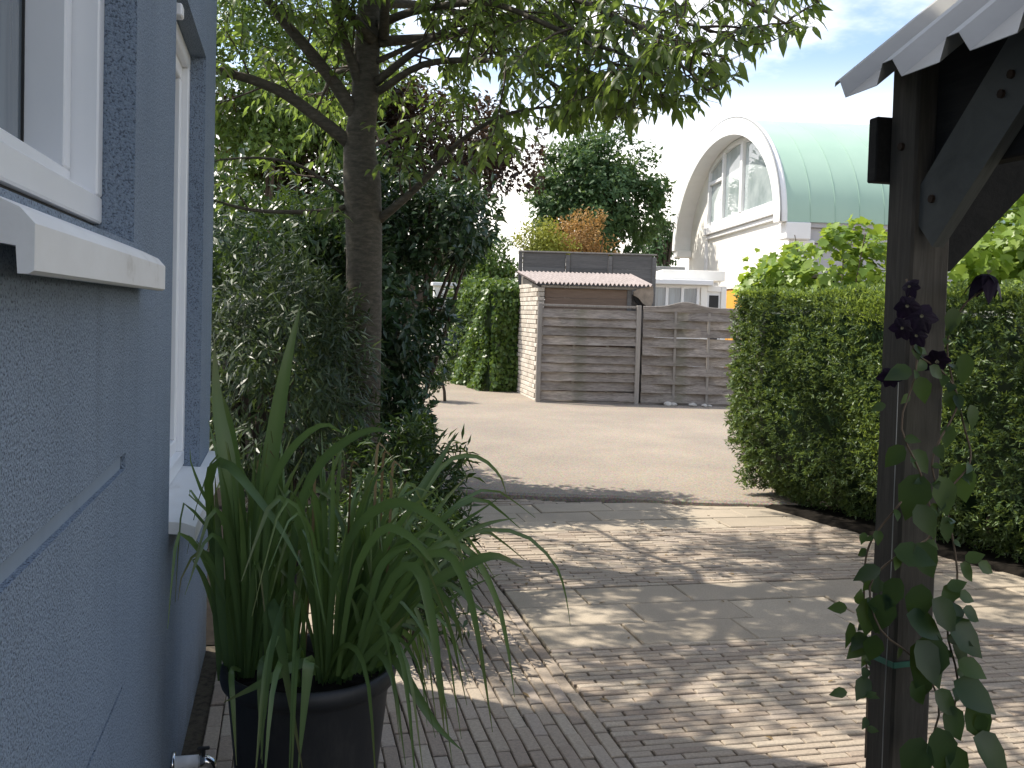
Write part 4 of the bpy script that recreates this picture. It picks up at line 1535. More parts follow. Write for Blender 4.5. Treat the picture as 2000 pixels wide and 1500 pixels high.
# white arch band at the gable
v, f = [], []
for k in range(NS + 1):
    s0, z0 = ell(k, NS, -.05)
    s1, z1 = ell(k, NS, .42)
    for s, z, uu in ((s0, z0, -.06), (s0, z0, .10), (s1, z1, -.06), (s1, z1, .60)):
        v.append(tuple(hpnt(s, uu, z)))
for k in range(NS):
    a, c = k * 4, k * 4 + 4
    f += [(a, c, c + 2, a + 2), (a, a + 1, c + 1, c), (a + 2, c + 2, c + 3, a + 3), (a + 1, a + 3, c + 3, c + 1)]
f += [(0, 2, 3, 1), (NS * 4, NS * 4 + 1, NS * 4 + 3, NS * 4 + 2)]
MB().add(v, f).build('arch_band', M_WHITE, arch)
# thin dark flashing over the band
m = MB()
m.tube([hpnt(*(lambda q: (q[0], -.04, q[1]))(ell(k, NS, -.07))) for k in range(NS + 1)], .025, 5)
m.build('flashing', M_GREYROOF, arch, True)
# gable wall, set back behind the band, with the window opening left out on its upper part
WS0, WS1, WZ = 1.7, 8.9, 4.66
UW = .50
v, f = [], []
pts = [ell(k, NS, .60) for k in range(NS + 1)]
low = [(.30, 0), (GW - .30, 0)]
def arch_z(s, inset=.44):
    x = (s - GW / 2) / (GW / 2 - inset)
    return ZS + (RISE - inset) * math.sqrt(max(0, 1 - x * x))
m = MB()
def wallstrip(s0, s1, z0f, z1f, n=14, u=UW, th=.2):
    for i in range(n):
        a, b = s0 + (s1 - s0) * i / n, s0 + (s1 - s0) * (i + 1) / n
        za0, zb0, za1, zb1 = z0f(a), z0f(b), z1f(a), z1f(b)
        if max(za1 - za0, zb1 - zb0) <= 0.01:
            continue
        q = [hpnt(a, u, za0), hpnt(b, u, zb0), hpnt(b, u, max(zb0, zb1)), hpnt(a, u, max(za0, za1))]
        r = [p + AX * th for p in q]
        m.add(q + r, [(0, 1, 2, 3), (7, 6, 5, 4), (0, 4, 5, 1), (3, 2, 6, 7)])
wallstrip(.30, WS1, lambda s: 0, lambda s: WZ if s > .9 else min(WZ, arch_z(s, .36)), 12)
wallstrip(WS1, GW - .30, lambda s: 0, lambda s: arch_z(s, .36), 12)
m.build('gable_wall', M_STUCCO, arch)
# side wall below the eaves
m = MB()
q = [hpnt(.30, UW + .2, 0), hpnt(.30, RL, 0), hpnt(.30, RL, 3.55), hpnt(.30, UW + .2, 3.55)]
m.add(q + [p + GD * .25 for p in q], [(0, 1, 2, 3), (7, 6, 5, 4), (0, 4, 5, 1), (3, 2, 6, 7)])
m.build('side_wall', M_GREYWALL, arch)
m = MB()
Mh = Matrix(((GD.x, AX.x, 0, RO.x), (GD.y, AX.y, 0, RO.y), (0, 0, 1, 0), (0, 0, 0, 1)))
m.box((.06, .75, 3.93), (.5, RL, 4.06), Mh, .01)
m.box((.16, .75, 3.56), (.5, RL, 3.925), Mh, .01)
m.build('eaves_board', M_GREYWALL, arch)
m = MB()
m.box((-.05, .12, 3.62), (.55, .74, 4.04), Mh, .02)
m.box((.10, .30, -.02), (.30, .9, 3.62), Mh, .02)
m.build('corner_block', M_WHITE, arch)
m = MB()
m.box((GW - .60, .0, 3.80), (GW + .05, .85, 4.04), Mh, .02)
m.build('corner_block', M_WHITE, arch)
m = MB()
q = [hpnt(GW - .30, UW, 0), hpnt(GW - .30, RL, 0), hpnt(GW - .30, RL, 4.0), hpnt(GW - .30, UW, 4.0)]
m.add(q + [p - GD * .25 for p in q], [(0, 1, 2, 3), (7, 6, 5, 4), (0, 4, 5, 1), (3, 2, 6, 7)])
m.build('back_wall', M_GREYWALL, arch)
# window: frame, mullions, panes
win = MB()
win.box((WS0, UW - .06, WZ - .01), (WS1, UW + .06, WZ + .14), Mh, .01)
cur = [(s, arch_z(s, .44)) for s in [WS0 + (WS1 - WS0) * i / 30 for i in range(31)]]
v, f = [], []
for s, z in cur:
    for dz, uu in ((0, UW - .05), (-.16, UW - .05), (0, UW + .06), (-.16, UW + .06)):
        v.append(tuple(hpnt(s, uu, max(WZ + .1, z + dz))))
for i in range(30):
    a, c = i * 4, i * 4 + 4
    f += [(a, c, c + 1, a + 1), (a + 1, c + 1, c + 3, a + 3)]
win.add(v, f)
win_o = win.build('window', M_WHITE, arch)
for s, wd in ((WS1 - .06, .12), (7.14, .13), (5.1, .24)):
    m = MB()
    m.box((s - wd / 2, UW - .08, WZ + .14), (s + wd / 2, UW + .055, arch_z(s, .46) - .08), Mh, .008)
    m.build('mullion', M_WHITE, win_o)
m = MB()
m.box((7.21, UW - .07, 6.05), (WS1 - .13, UW + .05, 6.16), Mh, .008)
m.build('transom', M_WHITE, win_o)
for s0, s1 in ((7.21, 8.77), (5.23, 7.07), (WS0 + .02, 4.97)):
    ss = [s0 + (s1 - s0) * i / 12 for i in range(13)]
    pl = [(s0, WZ + .13), (s1, WZ + .13)] + [(s, max(WZ + .14, arch_z(s, .46) - .10)) for s in reversed(ss)]
    m = MB()
    nq = len(pl)
    v = [hpnt(s, UW + .02, z) for s, z in pl] + [hpnt(s, UW + .035, z) for s, z in pl]
    m.add(v, [tuple(range(nq)), tuple(range(2 * nq - 1, nq - 1, -1))] + [(i, nq + i, nq + (i + 1) % nq, (i + 1) % nq) for i in range(nq)])
    m.build('pane', M_GLASS2, win_o)
m = MB()
m.box((WS0 - .2, UW - .16, WZ - .26), (WS1 + .12, UW, WZ - .012), Mh, .015)
m.box((WS0 - .1, UW - .09, WZ - .40), (WS1 + .05, UW, WZ - .27), Mh, .01)
m.build('window_sill', M_WHITE, arch)
m = MB()
m.box((WS1 + .02, UW - .05, 0), (WS1 + .30, UW, WZ - .42), Mh, .01)
m.build('pilaster', M_WHITE, arch)
m = MB()
m.box((GW + .0, .0, 5.0), (GW + .5, .12, 5.12), Mh, .02)
m.tube([hpnt(GW - .1, .06, 5.06), hpnt(GW + .9, .06, 5.06)], .04, 8)
m.build('wall_bracket', M_GREYROOF, arch)
# orange door
m = MB()
m.box((4.4, UW - .06, 0), (6.45, UW - .005, 2.52), Mh, .01)
dr = m.build('door', M_ORANGE, arch)
m = MB()
m.box((4.26, UW - .10, 0), (4.39, UW, 2.66), Mh, .01)
m.box((6.46, UW - .10, 0), (6.59, UW, 2.66), Mh, .01)
m.box((4.395, UW - .10, 2.53), (6.455, UW, 2.66), Mh, .01)
m.build('frame', M_WHITE, dr)

# glazed porch in front of the arched house
PA = at(1272, 590, 24.0); PA.z = 0
PB = at(1418, 590, 24.0); PB.z = 0
PD = (PB - PA).normalized()
PLn = (PB - PA).length
Mp = Matrix.Translation(PA) @ Matrix.Rotation(math.atan2(PD.y, PD.x), 4, 'Z')
porch = thing('glazed_porch', tuple(PA), 'low white glazed porch with a flat roof beside the arched house', 'porch')
def ploc(name, m, mat, par=porch):
    ob = m.build(name, mat, par)
    if par is porch:
        ob.matrix_basis = Mp
    return ob
m = MB(); m.box((-.08, -.22, 2.42), (PLn * .80, 1.7, 2.54), None, .01); ploc('roof', m, M_WHITE)
m = MB(); m.box((.30, .3, 2.545), (PLn + .02, 2.4, 2.80), None, .01); ploc('upper_roof', m, M_STUCCO)
m = MB(); m.box((.0, .0, -.03), (PLn * .66, .12, 1.35)); m.box((0, .12, -.03), (.1, 1.6, 2.42)); ploc('wall', m, M_WHITE)
for i in range(4):
    x = PLn * .66 * i / 3.18
    m = MB(); m.box((x - .035, -.01, 1.355), (x + .035, .10, 2.415), None, .006); ploc('mullion', m, M_WHITE)
    if i < 3:
        m = MB(); m.box((x + .036, .04, 1.36), (x + PLn * .66 / 3.18 - .036, .05, 2.34)); ploc('pane', m, M_GLASS)
m = MB(); m.box((0, -.02, 2.345), (PLn * .66, .10, 2.418), None, .004); ploc('lintel', m, M_WHITE)
m = MB(); m.box((PLn * .66, -.03, -.03), (PLn * .74, .12, 2.415), None, .006); m.box((PLn * .93, -.03, -.03), (PLn, .12, 2.415), None, .006); m.box((PLn * .742, -.03, 2.27), (PLn * .928, .12, 2.412), None, .006)
ploc('door_frame', m, M_STUCCO)
m = MB(); m.box((PLn * .745, .03, -.02), (PLn * .925, .06, 2.265)); d_o = ploc('door', m, M_WHITE)
m = MB(); m.box((PLn * .775, .018, 1.0), (PLn * .90, .028, 2.18)); ob = m.build('pane', M_GASKET, porch); ob.matrix_basis = Mp
# low wing left of the house, behind the fence
wg = thing('low_outbuilding', tuple(at(1310, 560, 29)[:2]) + (0,), 'low grey outbuilding between the shed and the arched house', 'outbuilding')
c0 = at(1308, 510, 29)
Mw = Matrix.Translation((c0.x, c0.y, 0)) @ Matrix.Rotation(-YAW, 4, 'Z')
m = MB(); m.box((-.45, 0, -.05), (.40, 1.6, 2.95)); ob = m.build('wall', M_GREYWALL, wg); ob.matrix_basis = Mw
m = MB(); m.box((-.52, -.12, 2.95), (.45, 1.7, 3.12), None, .01); ob = m.build('roof', M_GREYROOF, wg); ob.matrix_basis = Mw

# ------------------------------------------------------------------ carport on the right
PX, PY, PW = 1.647, 2.337, .12
car = thing('carport', (PX + .06, PY + .06, 0), 'dark timber carport corner with braced post and grey metal roof', 'carport')
def post(x, y):
    m = MB()
    m.box((x, y, -.02), (x + PW, y + PW, 2.33), None, .007)
    return m.build('post', M_POST, car)
post(PX, PY)
post(PX, -1.6)
# girder bolted to the path side of the posts, and the plate above
m = MB(); m.box((PX + .055, -2.2, 2.012), (PX + .112, PY - .002, 2.368), None, .005); m.build('girder', M_BEAM, car)
m = MB(); m.box((PX - .040, PY + PW + .002, 2.0), (5.2, PY + PW + .045, 2.183), None, .004); m.build('cross_beam', M_BEAM, car)
m = MB(); m.box((PX + PW + .002, PY + .01, 2.14), (5.2, PY + .11, 2.33), None, .006); m.build('tie_beam', M_BEAM, car)
# braces
def slant(a, b, half_w, half_h, wdir):
    a, b = Vector(a), Vector(b)
    d = (b - a).normalized()
    w_ = Vector(wdir)
    h_ = d.cross(w_).normalized()
    v = []
    for p in (a, b):
        for sx, sy in ((-1, -1), (1, -1), (1, 1), (-1, 1)):
            v.append(p + w_ * half_w * sx + h_ * half_h * sy)
    return v, [(0, 1, 2, 3), (7, 6, 5, 4), (0, 4, 5, 1), (1, 5, 6, 2), (2, 6, 7, 3), (3, 7, 4, 0)]
m = MB(); m.add(*slant((PX + .035, PY - .003, 1.865), (PX + .035, PY - .46, 2.325), .017, .082, (1, 0, 0))); m.build('brace', M_BRACE, car)
m = MB(); m.add(*slant((PX + .09, PY + .06, 1.795), (PX + .60, PY + .06, 2.305), .042, .064, (0, 1, 0))); m.build('brace', M_BEAM, car)
for (x, yy, zz, ax_) in ((PX - .003, PY + .06, 2.09, 'x'), (PX + .016, PY - .055, 1.935, 'x'), (PX + .016, PY - .33, 2.20, 'x'), (PX + .016, PY - .30, 2.16, 'x')):
    m = MB()
    m.tube([(x - .006, yy, zz), (x + .01, yy, zz)], .011, 8)
    m.build('bolt', M_RUST, car)
# rafters and the trapezoidal sheet
SL = math.tan(math.radians(40))
XE, ZE = 1.527, 2.236
for yy in (2.30, 1.45, .6, -.25, -1.1, -1.95):
    m = MB()
    dz = -.115
    a = [(PX + .13, ZE + (PX + .13 - XE) * SL + dz), (4.2, ZE + (4.2 - XE) * SL + dz), (4.2, ZE + (4.2 - XE) * SL - .01), (PX + .13, ZE + (PX + .13 - XE) * SL - .01)]
    m.prism(a, 'y', yy - .03, yy + .03)
    m.build('rafter', M_BEAM, car)
m = MB()
prof = []
y = 2.555
prof.append((y, .046)); prof.append((2.53, .046)); prof.append((2.402, .0)) if False else None
y = 2.53
prof = [(2.556, .036), (2.553, .046), (2.53, .046), (2.497, .0)]
y = 2.497
while y > -2.3:
    prof += [(y - .15, 0), (y - .172, .046), (y - .215, .046), (y - .258, 0)]
    y -= .258
v, f = [], []
for j, x in enumerate((XE, 4.3)):
    for yy, h in prof:
        for th in (0, .0016):
            v.append((x, yy, ZE + (x - XE) * SL + (h + th) / math.cos(math.radians(40)) * .9))
n2 = len(prof) * 2
for i in range(len(prof) - 1):
    a, b = i * 2, i * 2 + 2
    f += [(a, b, n2 + b, n2 + a), (a + 1, n2 + a + 1, n2 + b + 1, b + 1), (a, a + 1, b + 1, b), (n2 + a, n2 + b, n2 + b + 1, n2 + a + 1)]
m.add(v, f)
m.build('roof_sheet', M_SHEET, car)
for x0 in (1.80, 2.55):
    m = MB()
    zz = ZE + (x0 - XE) * SL - .012
    m.box((x0, -2.2, zz - .02), (x0 + .05, 2.5, zz + .0), None, .003)
    m.build('purlin', M_BEAM, car)

# ------------------------------------------------------------------ pot with sword-leaved plants
PC = Vector((.088, 3.022, 0))
pot = thing('potted_iris', tuple(PC), 'big black plastic pot of sword-leaved plants against the house wall', 'potted plant')
prof = [(.0, .0), (.195, .0), (.20, .02), (.243, .44), (.247, .455), (.262, .460), (.266, .478), (.264, .505), (.256, .512), (.245, .508), (.236, .47), (.23, .44), (.0, .43)]
v, f = [], []
NL = 56
for r, z in prof:
    for k in range(NL):
        a = 2 * PI * k / NL
        v.append((PC.x + r * math.cos(a), PC.y + r * math.sin(a), z))
for i in range(len(prof) - 1):
    for k in range(NL):
        f.append((i * NL + k, i * NL + (k + 1) % NL, (i + 1) * NL + (k + 1) % NL, (i + 1) * NL + k))
MB().add(v, f).build('pot', M_POT, pot, True)
v, f = [(PC.x, PC.y, .475)], []
for k in range(32):
    a = 2 * PI * k / 32
    v.append((PC.x + .234 * math.cos(a), PC.y + .234 * math.sin(a), .455 + rnd.uniform(-.01, .01)))
f = [(0, 1 + k, 1 + (k + 1) % 32) for k in range(32)]
MB().add(v, f).build('soil', M_SOIL, pot)


def sword(pts, width, parent, mat=M_IRIS, n=14, base=.55, fold=.22, tone=None, face=None, twist=0.0, name='leaf'):
    q = smooth_line(pts, n)
    for p in q:                                  # leaves press against the house wall, not through it
        lim_ = -.318 if p.y < 3.0 or p.y > 4.7 else (-.318 if p.z < .85 or p.z > .96 else -.245)
        if p.x < lim_ + .03:
            p.x = lim_ + .03 * math.exp((p.x - lim_ - .03) / .12)
    v, f = [], []
    face = face or (rnd.uniform(-.9, .9))
    for i, p in enumerate(q):
        t = i / (n - 1)
        tg = (q[min(i + 1, n - 1)] - q[max(i - 1, 0)]).normalized()
        view = (EYE - p)
        view = Matrix.Rotation(face + twist * t, 3, 'Z') @ view
        sd = tg.cross(view)
        if sd.length < 1e-3:
            sd = Vector((1, 0, 0))
        sd.normalize()
        nn = sd.cross(tg).normalized()
        w_ = width * .5 * (base + (1 - base) * min(1, t / .35)) * (1 - max(0, (t - .45) / .55) ** 1.7)
        w_ = max(w_, .0008)
        v += [p - sd * w_ + nn * w_ * fold, p, p + sd * w_ + nn * w_ * fold]
    for i in range(n - 1):
        a = i * 3
        f += [(a, a + 1, a + 4, a + 3), (a + 1, a + 2, a + 5, a + 4)]
    o = mk(name, v, f, mat, parent, True)
    a_ = o.data.attributes.new('tone', 'FLOAT', 'POINT')
    tv = rnd.random() if tone is None else tone
    a_.data.foreach_set('value', [min(1, max(0, tv + .25 * (i // 3 / n - .5) + (.22 if i % 3 == 1 else 0))) for i in range(len(v))])
    b_ = o.data.attributes.new('dry', 'FLOAT', 'POINT')
    dv = rnd.random() ** 2
    b_.data.foreach_set('value', [dv * max(0, (i // 3 / (n - 1) - .72) / .28) for i in range(len(v))])
    return o


BA_ = at(480, 1315, 3.02)
BB_ = at(650, 1325, 2.98)
def path_px(*p):
    return [at(*q) for q in p]
KEY = [
    (path_px((470, 1300, 3.0), (505, 1050, 3.0), (535, 850, 3.0), (560, 710, 3.0), (588, 590, 3.02)), .054),
    (path_px((455, 1300, 2.98), (452, 1100, 2.95), (445, 920, 2.92), (424, 790, 2.92), (418, 660, 2.95)), .060),
    (path_px((480, 1300, 3.0), (470, 1050, 2.96), (452, 860, 2.95), (430, 755, 2.97)), .05),
    (path_px((520, 1310, 2.95), (520, 1050, 2.9), (535, 940, 2.88), (580, 865, 2.86), (633, 829, 2.85), (676, 850, 2.84)), .030),
    (path_px((560, 1310, 2.95), (575, 1050, 2.9), (612, 925, 2.88), (675, 862, 2.86), (735, 838, 2.85), (775, 855, 2.84)), .034),
    (path_px((640, 1320, 2.9), (650, 1150, 2.85), (690, 1040, 2.8), (745, 990, 2.75), (797, 984, 2.7), (862, 1024, 2.68), (895, 1065, 2.66), (906, 1105, 2.65)), .034),
    (path_px((660, 1320, 2.85), (690, 1130, 2.75), (745, 1035, 2.68), (797, 1046, 2.65), (835, 1085, 2.62), (858, 1120, 2.6)), .028),
    (path_px((690, 1310, 2.8), (725, 1170, 2.72), (745, 1105, 2.7), (775, 1078, 2.68), (800, 1070, 2.67)), .026),
    (path_px((700, 1310, 3.0), (760, 1110, 3.1), (815, 970, 3.2), (862, 895, 3.25), (890, 845, 3.3)), .034),
    (path_px((720, 1300, 3.05), (790, 1050, 3.2), (862, 912, 3.3), (927, 891, 3.35), (974, 926, 3.38), (990, 970, 3.4)), .020),
    (path_px((720, 1310, 2.95), (800, 1150, 2.95), (895, 1052, 2.98), (955, 1022, 3.0), (1008, 1012, 3.02)), .022),
    (path_px((720, 1310, 2.9), (820, 1160, 2.88), (913, 1102, 2.88), (970, 1086, 2.88), (1022, 1110, 2.88)), .040),
    (path_px((720, 1300, 3.0), (820, 1120, 3.02), (915, 1042, 3.05), (1016, 1042, 3.1), (1082, 1100, 3.12), (1104, 1160, 3.14), (1114, 1222, 3.15)), .015),
    (path_px((700, 1315, 2.85), (800, 1120, 2.8), (870, 1080, 2.78), (912, 1150, 2.76), (937, 1260, 2.74), (962, 1430, 2.74)), .030),
    (path_px((700, 1310, 2.9), (820, 1090, 2.9), (910, 1070, 2.92), (965, 1160, 2.92), (990, 1255, 2.92), (1005, 1362, 2.92)), .024),
    (path_px((690, 1315, 2.8), (760, 1140, 2.74), (815, 1110, 2.7), (845, 1220, 2.68), (858, 1330, 2.66), (868, 1432, 2.66)), .036),
    (path_px((735, 1300, 2.9), (770, 1288, 2.86), (815, 1360, 2.82), (855, 1420, 2.80), (905, 1468, 2.78)), .034),
    (path_px((620, 1300, 2.85), (587, 1296, 2.74), (520, 1330, 2.68), (437, 1372, 2.68)), .036),
    (path_px((540, 1310, 2.85), (530, 1180, 2.74), (545, 1230, 2.70), (556, 1300, 2.68), (592, 1510, 2.66)), .044),
    (path_px((530, 1310, 2.85), (518, 1290, 2.74), (511, 1345, 2.71), (512, 1492, 2.70)), .038),
    (path_px((610, 1320, 2.80), (604, 1290, 2.72), (598, 1340, 2.70), (582, 1510, 2.68)), .040),
    (path_px((470, 1310, 2.95), (452, 1310, 2.80), (455, 1380, 2.76), (462, 1495, 2.75)), .022),
    (path_px((455, 1300, 3.05), (415, 1080, 3.0), (408, 930, 2.9), (440, 905, 2.8), (493, 960, 2.76), (554, 1043, 2.74), (592, 1115, 2.72)), .036),
    (path_px((670, 1325, 2.85), (720, 1245, 2.8), (770, 1180, 2.76), (818, 1125, 2.74)), .030),
    (path_px((680, 1320, 2.82), (735, 1265, 2.76), (790, 1205, 2.72)), .030),
    (path_px((700, 1310, 2.9), (790, 1190, 2.86), (850, 1150, 2.85), (890, 1210, 2.84), (905, 1265, 2.84)), .028),
    (path_px((705, 1310, 2.92), (800, 1180, 2.9), (870, 1140, 2.9), (925, 1180, 2.9), (985, 1225, 2.9)), .020),
    (path_px((430, 1330, 2.96), (424, 1200, 2.95), (416, 1080, 2.95), (412, 980, 2.95)), .034),
    (path_px((445, 1320, 2.95), (432, 1180, 2.9), (428, 1060, 2.9), (420, 930, 2.92)), .036),
]
for pl, wd in KEY:
    sword(pl, wd * (.92 if wd > .045 else .82), pot, face=rnd.uniform(-.5, .5))
def fan(base, n, hmin, hmax, lean, bias):
    for k in range(n):
        a = rnd.uniform(0, 2 * PI)
        rad = rnd.uniform(0, .055)
        b = base + Vector((math.cos(a) * rad, math.sin(a) * rad, -.02))
        out = Vector((math.cos(a), math.sin(a), 0)) * rnd.uniform(.02, lean) + Vector(bias)
        h = rnd.uniform(hmin, hmax)
        kink = rnd.random()
        p1 = b + out * .25 + Vector((0, 0, h * .45))
        p2 = b + out * .6 + Vector((0, 0, h * .8))
        if kink < .55:
            p3 = b + out * 1.0 + Vector((0, 0, h))
            pl = [b, p1, p2, p3]
        else:
            p3 = b + out * 1.15 + Vector((0, 0, h * .92))
            p4 = b + out * 1.75 + Vector((0, 0, h * rnd.uniform(.45, .75)))
            pl = [b, p1, p2, p3, p4]
        sword(pl, rnd.uniform(.010, .024), pot, n=11)
fan(BA_, 52, .40, .80, .24, (.02, -.01, 0))
fan(BB_, 56, .38, .76, .30, (.05, -.02, 0))
fan(at(735, 1300, 3.0), 34, .30, .62, .34, (.15, .02, 0))
fan(at(560, 1300, 3.15), 30, .45, .80, .22, (.0, .05, 0))
# leaves that flop outwards over the rim
for k in range(26):
    a = rnd.uniform(-1.95, .6)
    b = PC + Vector((math.cos(a) * .10, math.sin(a) * .10, .47))
    o_ = Vector((math.cos(a), math.sin(a), 0))
    h = rnd.uniform(.12, .34)
    R_ = rnd.uniform(.22, .36)
    sword([b, b + o_ * R_ * .45 + Vector((0, 0, h)), b + o_ * R_ * .9 + Vector((0, 0, h * .75)), b + o_ * (R_ * 1.15) + Vector((0, 0, h * .75 - rnd.uniform(.18, .42)))], rnd.uniform(.012, .022), pot, n=11)
for px, py in ((740, 870), (752, 885), (690, 905), (620, 905), (520, 880), (508, 900), (770, 905)):
    b = at(px - 25, 1290, 3.05)
    sword([b, b.lerp(at(px, py, 3.0), .6), at(px - 4, py + 12, 3.0), at(px + 6, py, 3.0), at(px + 16, py + 14, 2.99)], .009, pot, M_DRY, n=12, fold=.1)

# ------------------------------------------------------------------ clematis on the post
clem = thing('clematis', (PX + .05, PY - .03, 0), 'clematis with dark purple flowers climbing the carport post', 'climbing plant')
DC = 2.58
stem_paths = [
    [(1780, 1620, 2.62), (1800, 1500, DC), (1835, 1380, DC), (1790, 1290, 2.52), (1720, 1230, 2.50), (1700, 1140, 2.55), (1760, 1080, 2.50), (1820, 1040, 2.58), (1800, 930, 2.52), (1760, 830, 2.52), (1790, 720, 2.53), (1780, 600, 2.53), (1770, 545, 2.54)],
    [(1830, 1560, 2.60), (1850, 1450, 2.56), (1870, 1330, 2.56), (1850, 1230, 2.55), (1870, 1130, 2.57), (1850, 1000, 2.57), (1820, 900, 2.55), (1870, 790, 2.6), (1845, 730, 2.6), (1790, 690, 2.53), (1778, 640, 2.53)],
    [(1690, 1480, 2.60), (1694, 1350, 2.60), (1690, 1250, 2.60), (1688, 1140, 2.60), (1700, 1060, 2.58), (1760, 980, 2.51)],
    [(1820, 1010, 2.56), (1850, 960, 2.56), (1895, 900, 2.58), (1880, 820, 2.62), (1850, 680, 2.62), (1880, 600, 2.60), (1930, 560, 2.56)],
]
for k, pth in enumerate(stem_paths):
    m = MB()
    q = smooth_line([at(*p) for p in pth], 40)
    m.tube(q, .0028, 5)
    m.build('stem', M_STEM, clem, True)
OVATE = (np.array([(0, 0, 0), (-.30, .12, .05), (0, .14, 0), (.30, .12, .05), (-.48, .38, .05), (0, .40, -.02), (.48, .38, .05), (-.34, .68, 0), (0, .70, -.06), (.34, .68, 0), (0, 1.05, -.16)]),
         np.array([(0, 2, 1), (0, 3, 2), (1, 2, 5), (1, 5, 4), (2, 3, 6), (2, 6, 5), (4, 5, 8), (4, 8, 7), (5, 6, 9), (5, 9, 8), (7, 8, 10), (8, 9, 10)]))
clem_meshes = []
for k in range(5):
    P_, T_, kk = leaf_arrays(np.zeros((1, 3)), np.array([[0, 1., 0]]), np.array([[0, 0, 1.]]), [1.0], [.72], OVATE)
    me = tri_mesh('leaf', P_, T_, np.full(kk, k / 4.0))
    me.materials.append(M_CLEM)
    me.polygons.foreach_set('use_smooth', [True] * len(me.polygons))
    clem_meshes.append(me)
TOCAM = lambda p: (EYE - p).normalized()
def cleaf(px, py, d, size_px, ang, tilt=0.0, tone=2):
    """A leaf whose base sits at the given spot; ang is the hanging direction in degrees (270 = straight down)."""
    p = at(px, py, d)
    L = size_px / 1900 * d
    R_, U_ = CAM_ROT @ Vector((1, 0, 0)), CAM_ROT @ Vector((0, 1, 0))
    a = R_ * math.cos(math.radians(ang)) + U_ * math.sin(math.radians(ang))
    n_ = TOCAM(p) + R_ * math.sin(tilt) * .8 + Vector((0, 0, .5)) + Vector((rnd.gauss(0, .15), rnd.gauss(0, .15), rnd.gauss(0, .15)))
    a = a + TOCAM(p) * rnd.uniform(-.3, .3)
    mesh_obj('leaf', clem_meshes[tone], None, clem, leaf_matrix(p, a, n_, L))
for args in ((1850, 1215, 2.5, 105, 320, .5, 0), (1862, 1330, 2.5, 95, 325, .3, 0), (1888, 1375, 2.5, 95, 305, .2, 0), (1900, 1440, 2.48, 120, 318, .6, 1), (1830, 1240, 2.48, 110, 250, .4, 0),
             (1870, 1290, 2.5, 60, 330, -.4, 4), (1845, 1380, 2.48, 80, 300, .2, 0), (1830, 1420, 2.46, 100, 280, .2, 0), (1800, 1440, 2.46, 95, 255, .1, 0), (1850, 1460, 2.47, 90, 300, 0, 0), (1790, 1250, 2.47, 100, 300, .2, 0),
             (1770, 1200, 2.47, 90, 330, .2, 0), (1820, 1170, 2.47, 90, 310, .3, 0), (1735, 1160, 2.50, 85, 250, -.3, 1), (1700, 1165, 2.55, 75, 265, .2, 2), (1655, 1187, 2.58, 36, 180, .1, 4), (1675, 1180, 2.58, 30, 75, .2, 3),
             (1660, 1215, 2.58, 52, 268, 1.2, 0), (1712, 1240, 2.52, 60, 255, .1, 1), (1655, 1352, 2.58, 34, 185, .3, 4), (1690, 1360, 2.58, 22, 20, .3, 3), (1720, 1110, 2.5, 55, 200, .1, 0), (1745, 1075, 2.49, 80, 345, .2, 1),
             (1790, 1060, 2.49, 85, 300, .1, 0), (1690, 1040, 2.55, 24, 250, .1, 3), (1870, 905, 2.58, 82, 285, .0, 4), (1835, 930, 2.55, 78, 285, .5, 4), (1800, 925, 2.52, 95, 250, .2, 1), (1790, 985, 2.5, 70, 300, .2, 1),
             (1885, 1095, 2.56, 40, 20, .3, 4), (1875, 1100, 2.56, 50, 310, .2, 3), (1910, 1100, 2.56, 40, 330, .2, 4), (1840, 1010, 2.53, 60, 290, .2, 1), (1780, 720, 2.52, 55, 200, .2, 2), (1795, 735, 2.52, 55, 285, .3, 3),
             (1815, 715, 2.52, 40, 320, .3, 2), (1765, 870, 2.52, 55, 230, .3, 1), (1780, 880, 2.52, 60, 310, .3, 1), (1880, 690, 2.62, 65, 275, .9, 2), (1862, 600, 2.6, 55, 265, .8, 3), (1850, 760, 2.6, 45, 290, .5, 3),
             (1895, 790, 2.6, 50, 280, .9, 2), (1855, 830, 2.6, 45, 260, .6, 3), (1730, 790, 2.56, 30, 200, .2, 2), (1850, 1150, 2.55, 40, 20, .2, 3), (1870, 1160, 2.56, 40, 340, .2, 3), (1880, 1190, 2.5, 50, 330, .3, 2),
             (1800, 1140, 2.48, 80, 260, .1, 0), (1760, 1130, 2.48, 70, 240, .1, 0), (1780, 1330, 2.5, 55, 300, .1, 0), (1860, 1260, 2.53, 70, 310, .3, 0), (1825, 1350, 2.47, 70, 315, .3, 1), (1910, 1395, 2.5, 50, 290, .3, 3)):
    cleaf(*args)
for pth in stem_paths:
    q = smooth_line([at(*p) for p in pth], 60)
    for k in range(3, 58, 2):
        if q[k].z > 1.62 or rnd.random() < .25:
            continue
        sc = rnd.uniform(.022, .060) * (1.25 if q[k].z < .95 else .8)
        a = Vector((rnd.gauss(0, .8), rnd.gauss(-.5, .5), rnd.uniform(-1.2, .1)))
        mesh_obj('leaf', clem_meshes[rnd.randrange(5)], None, clem, leaf_matrix(q[k], a, Vector((rnd.gauss(-.2, .5), -.9, .7)), sc))
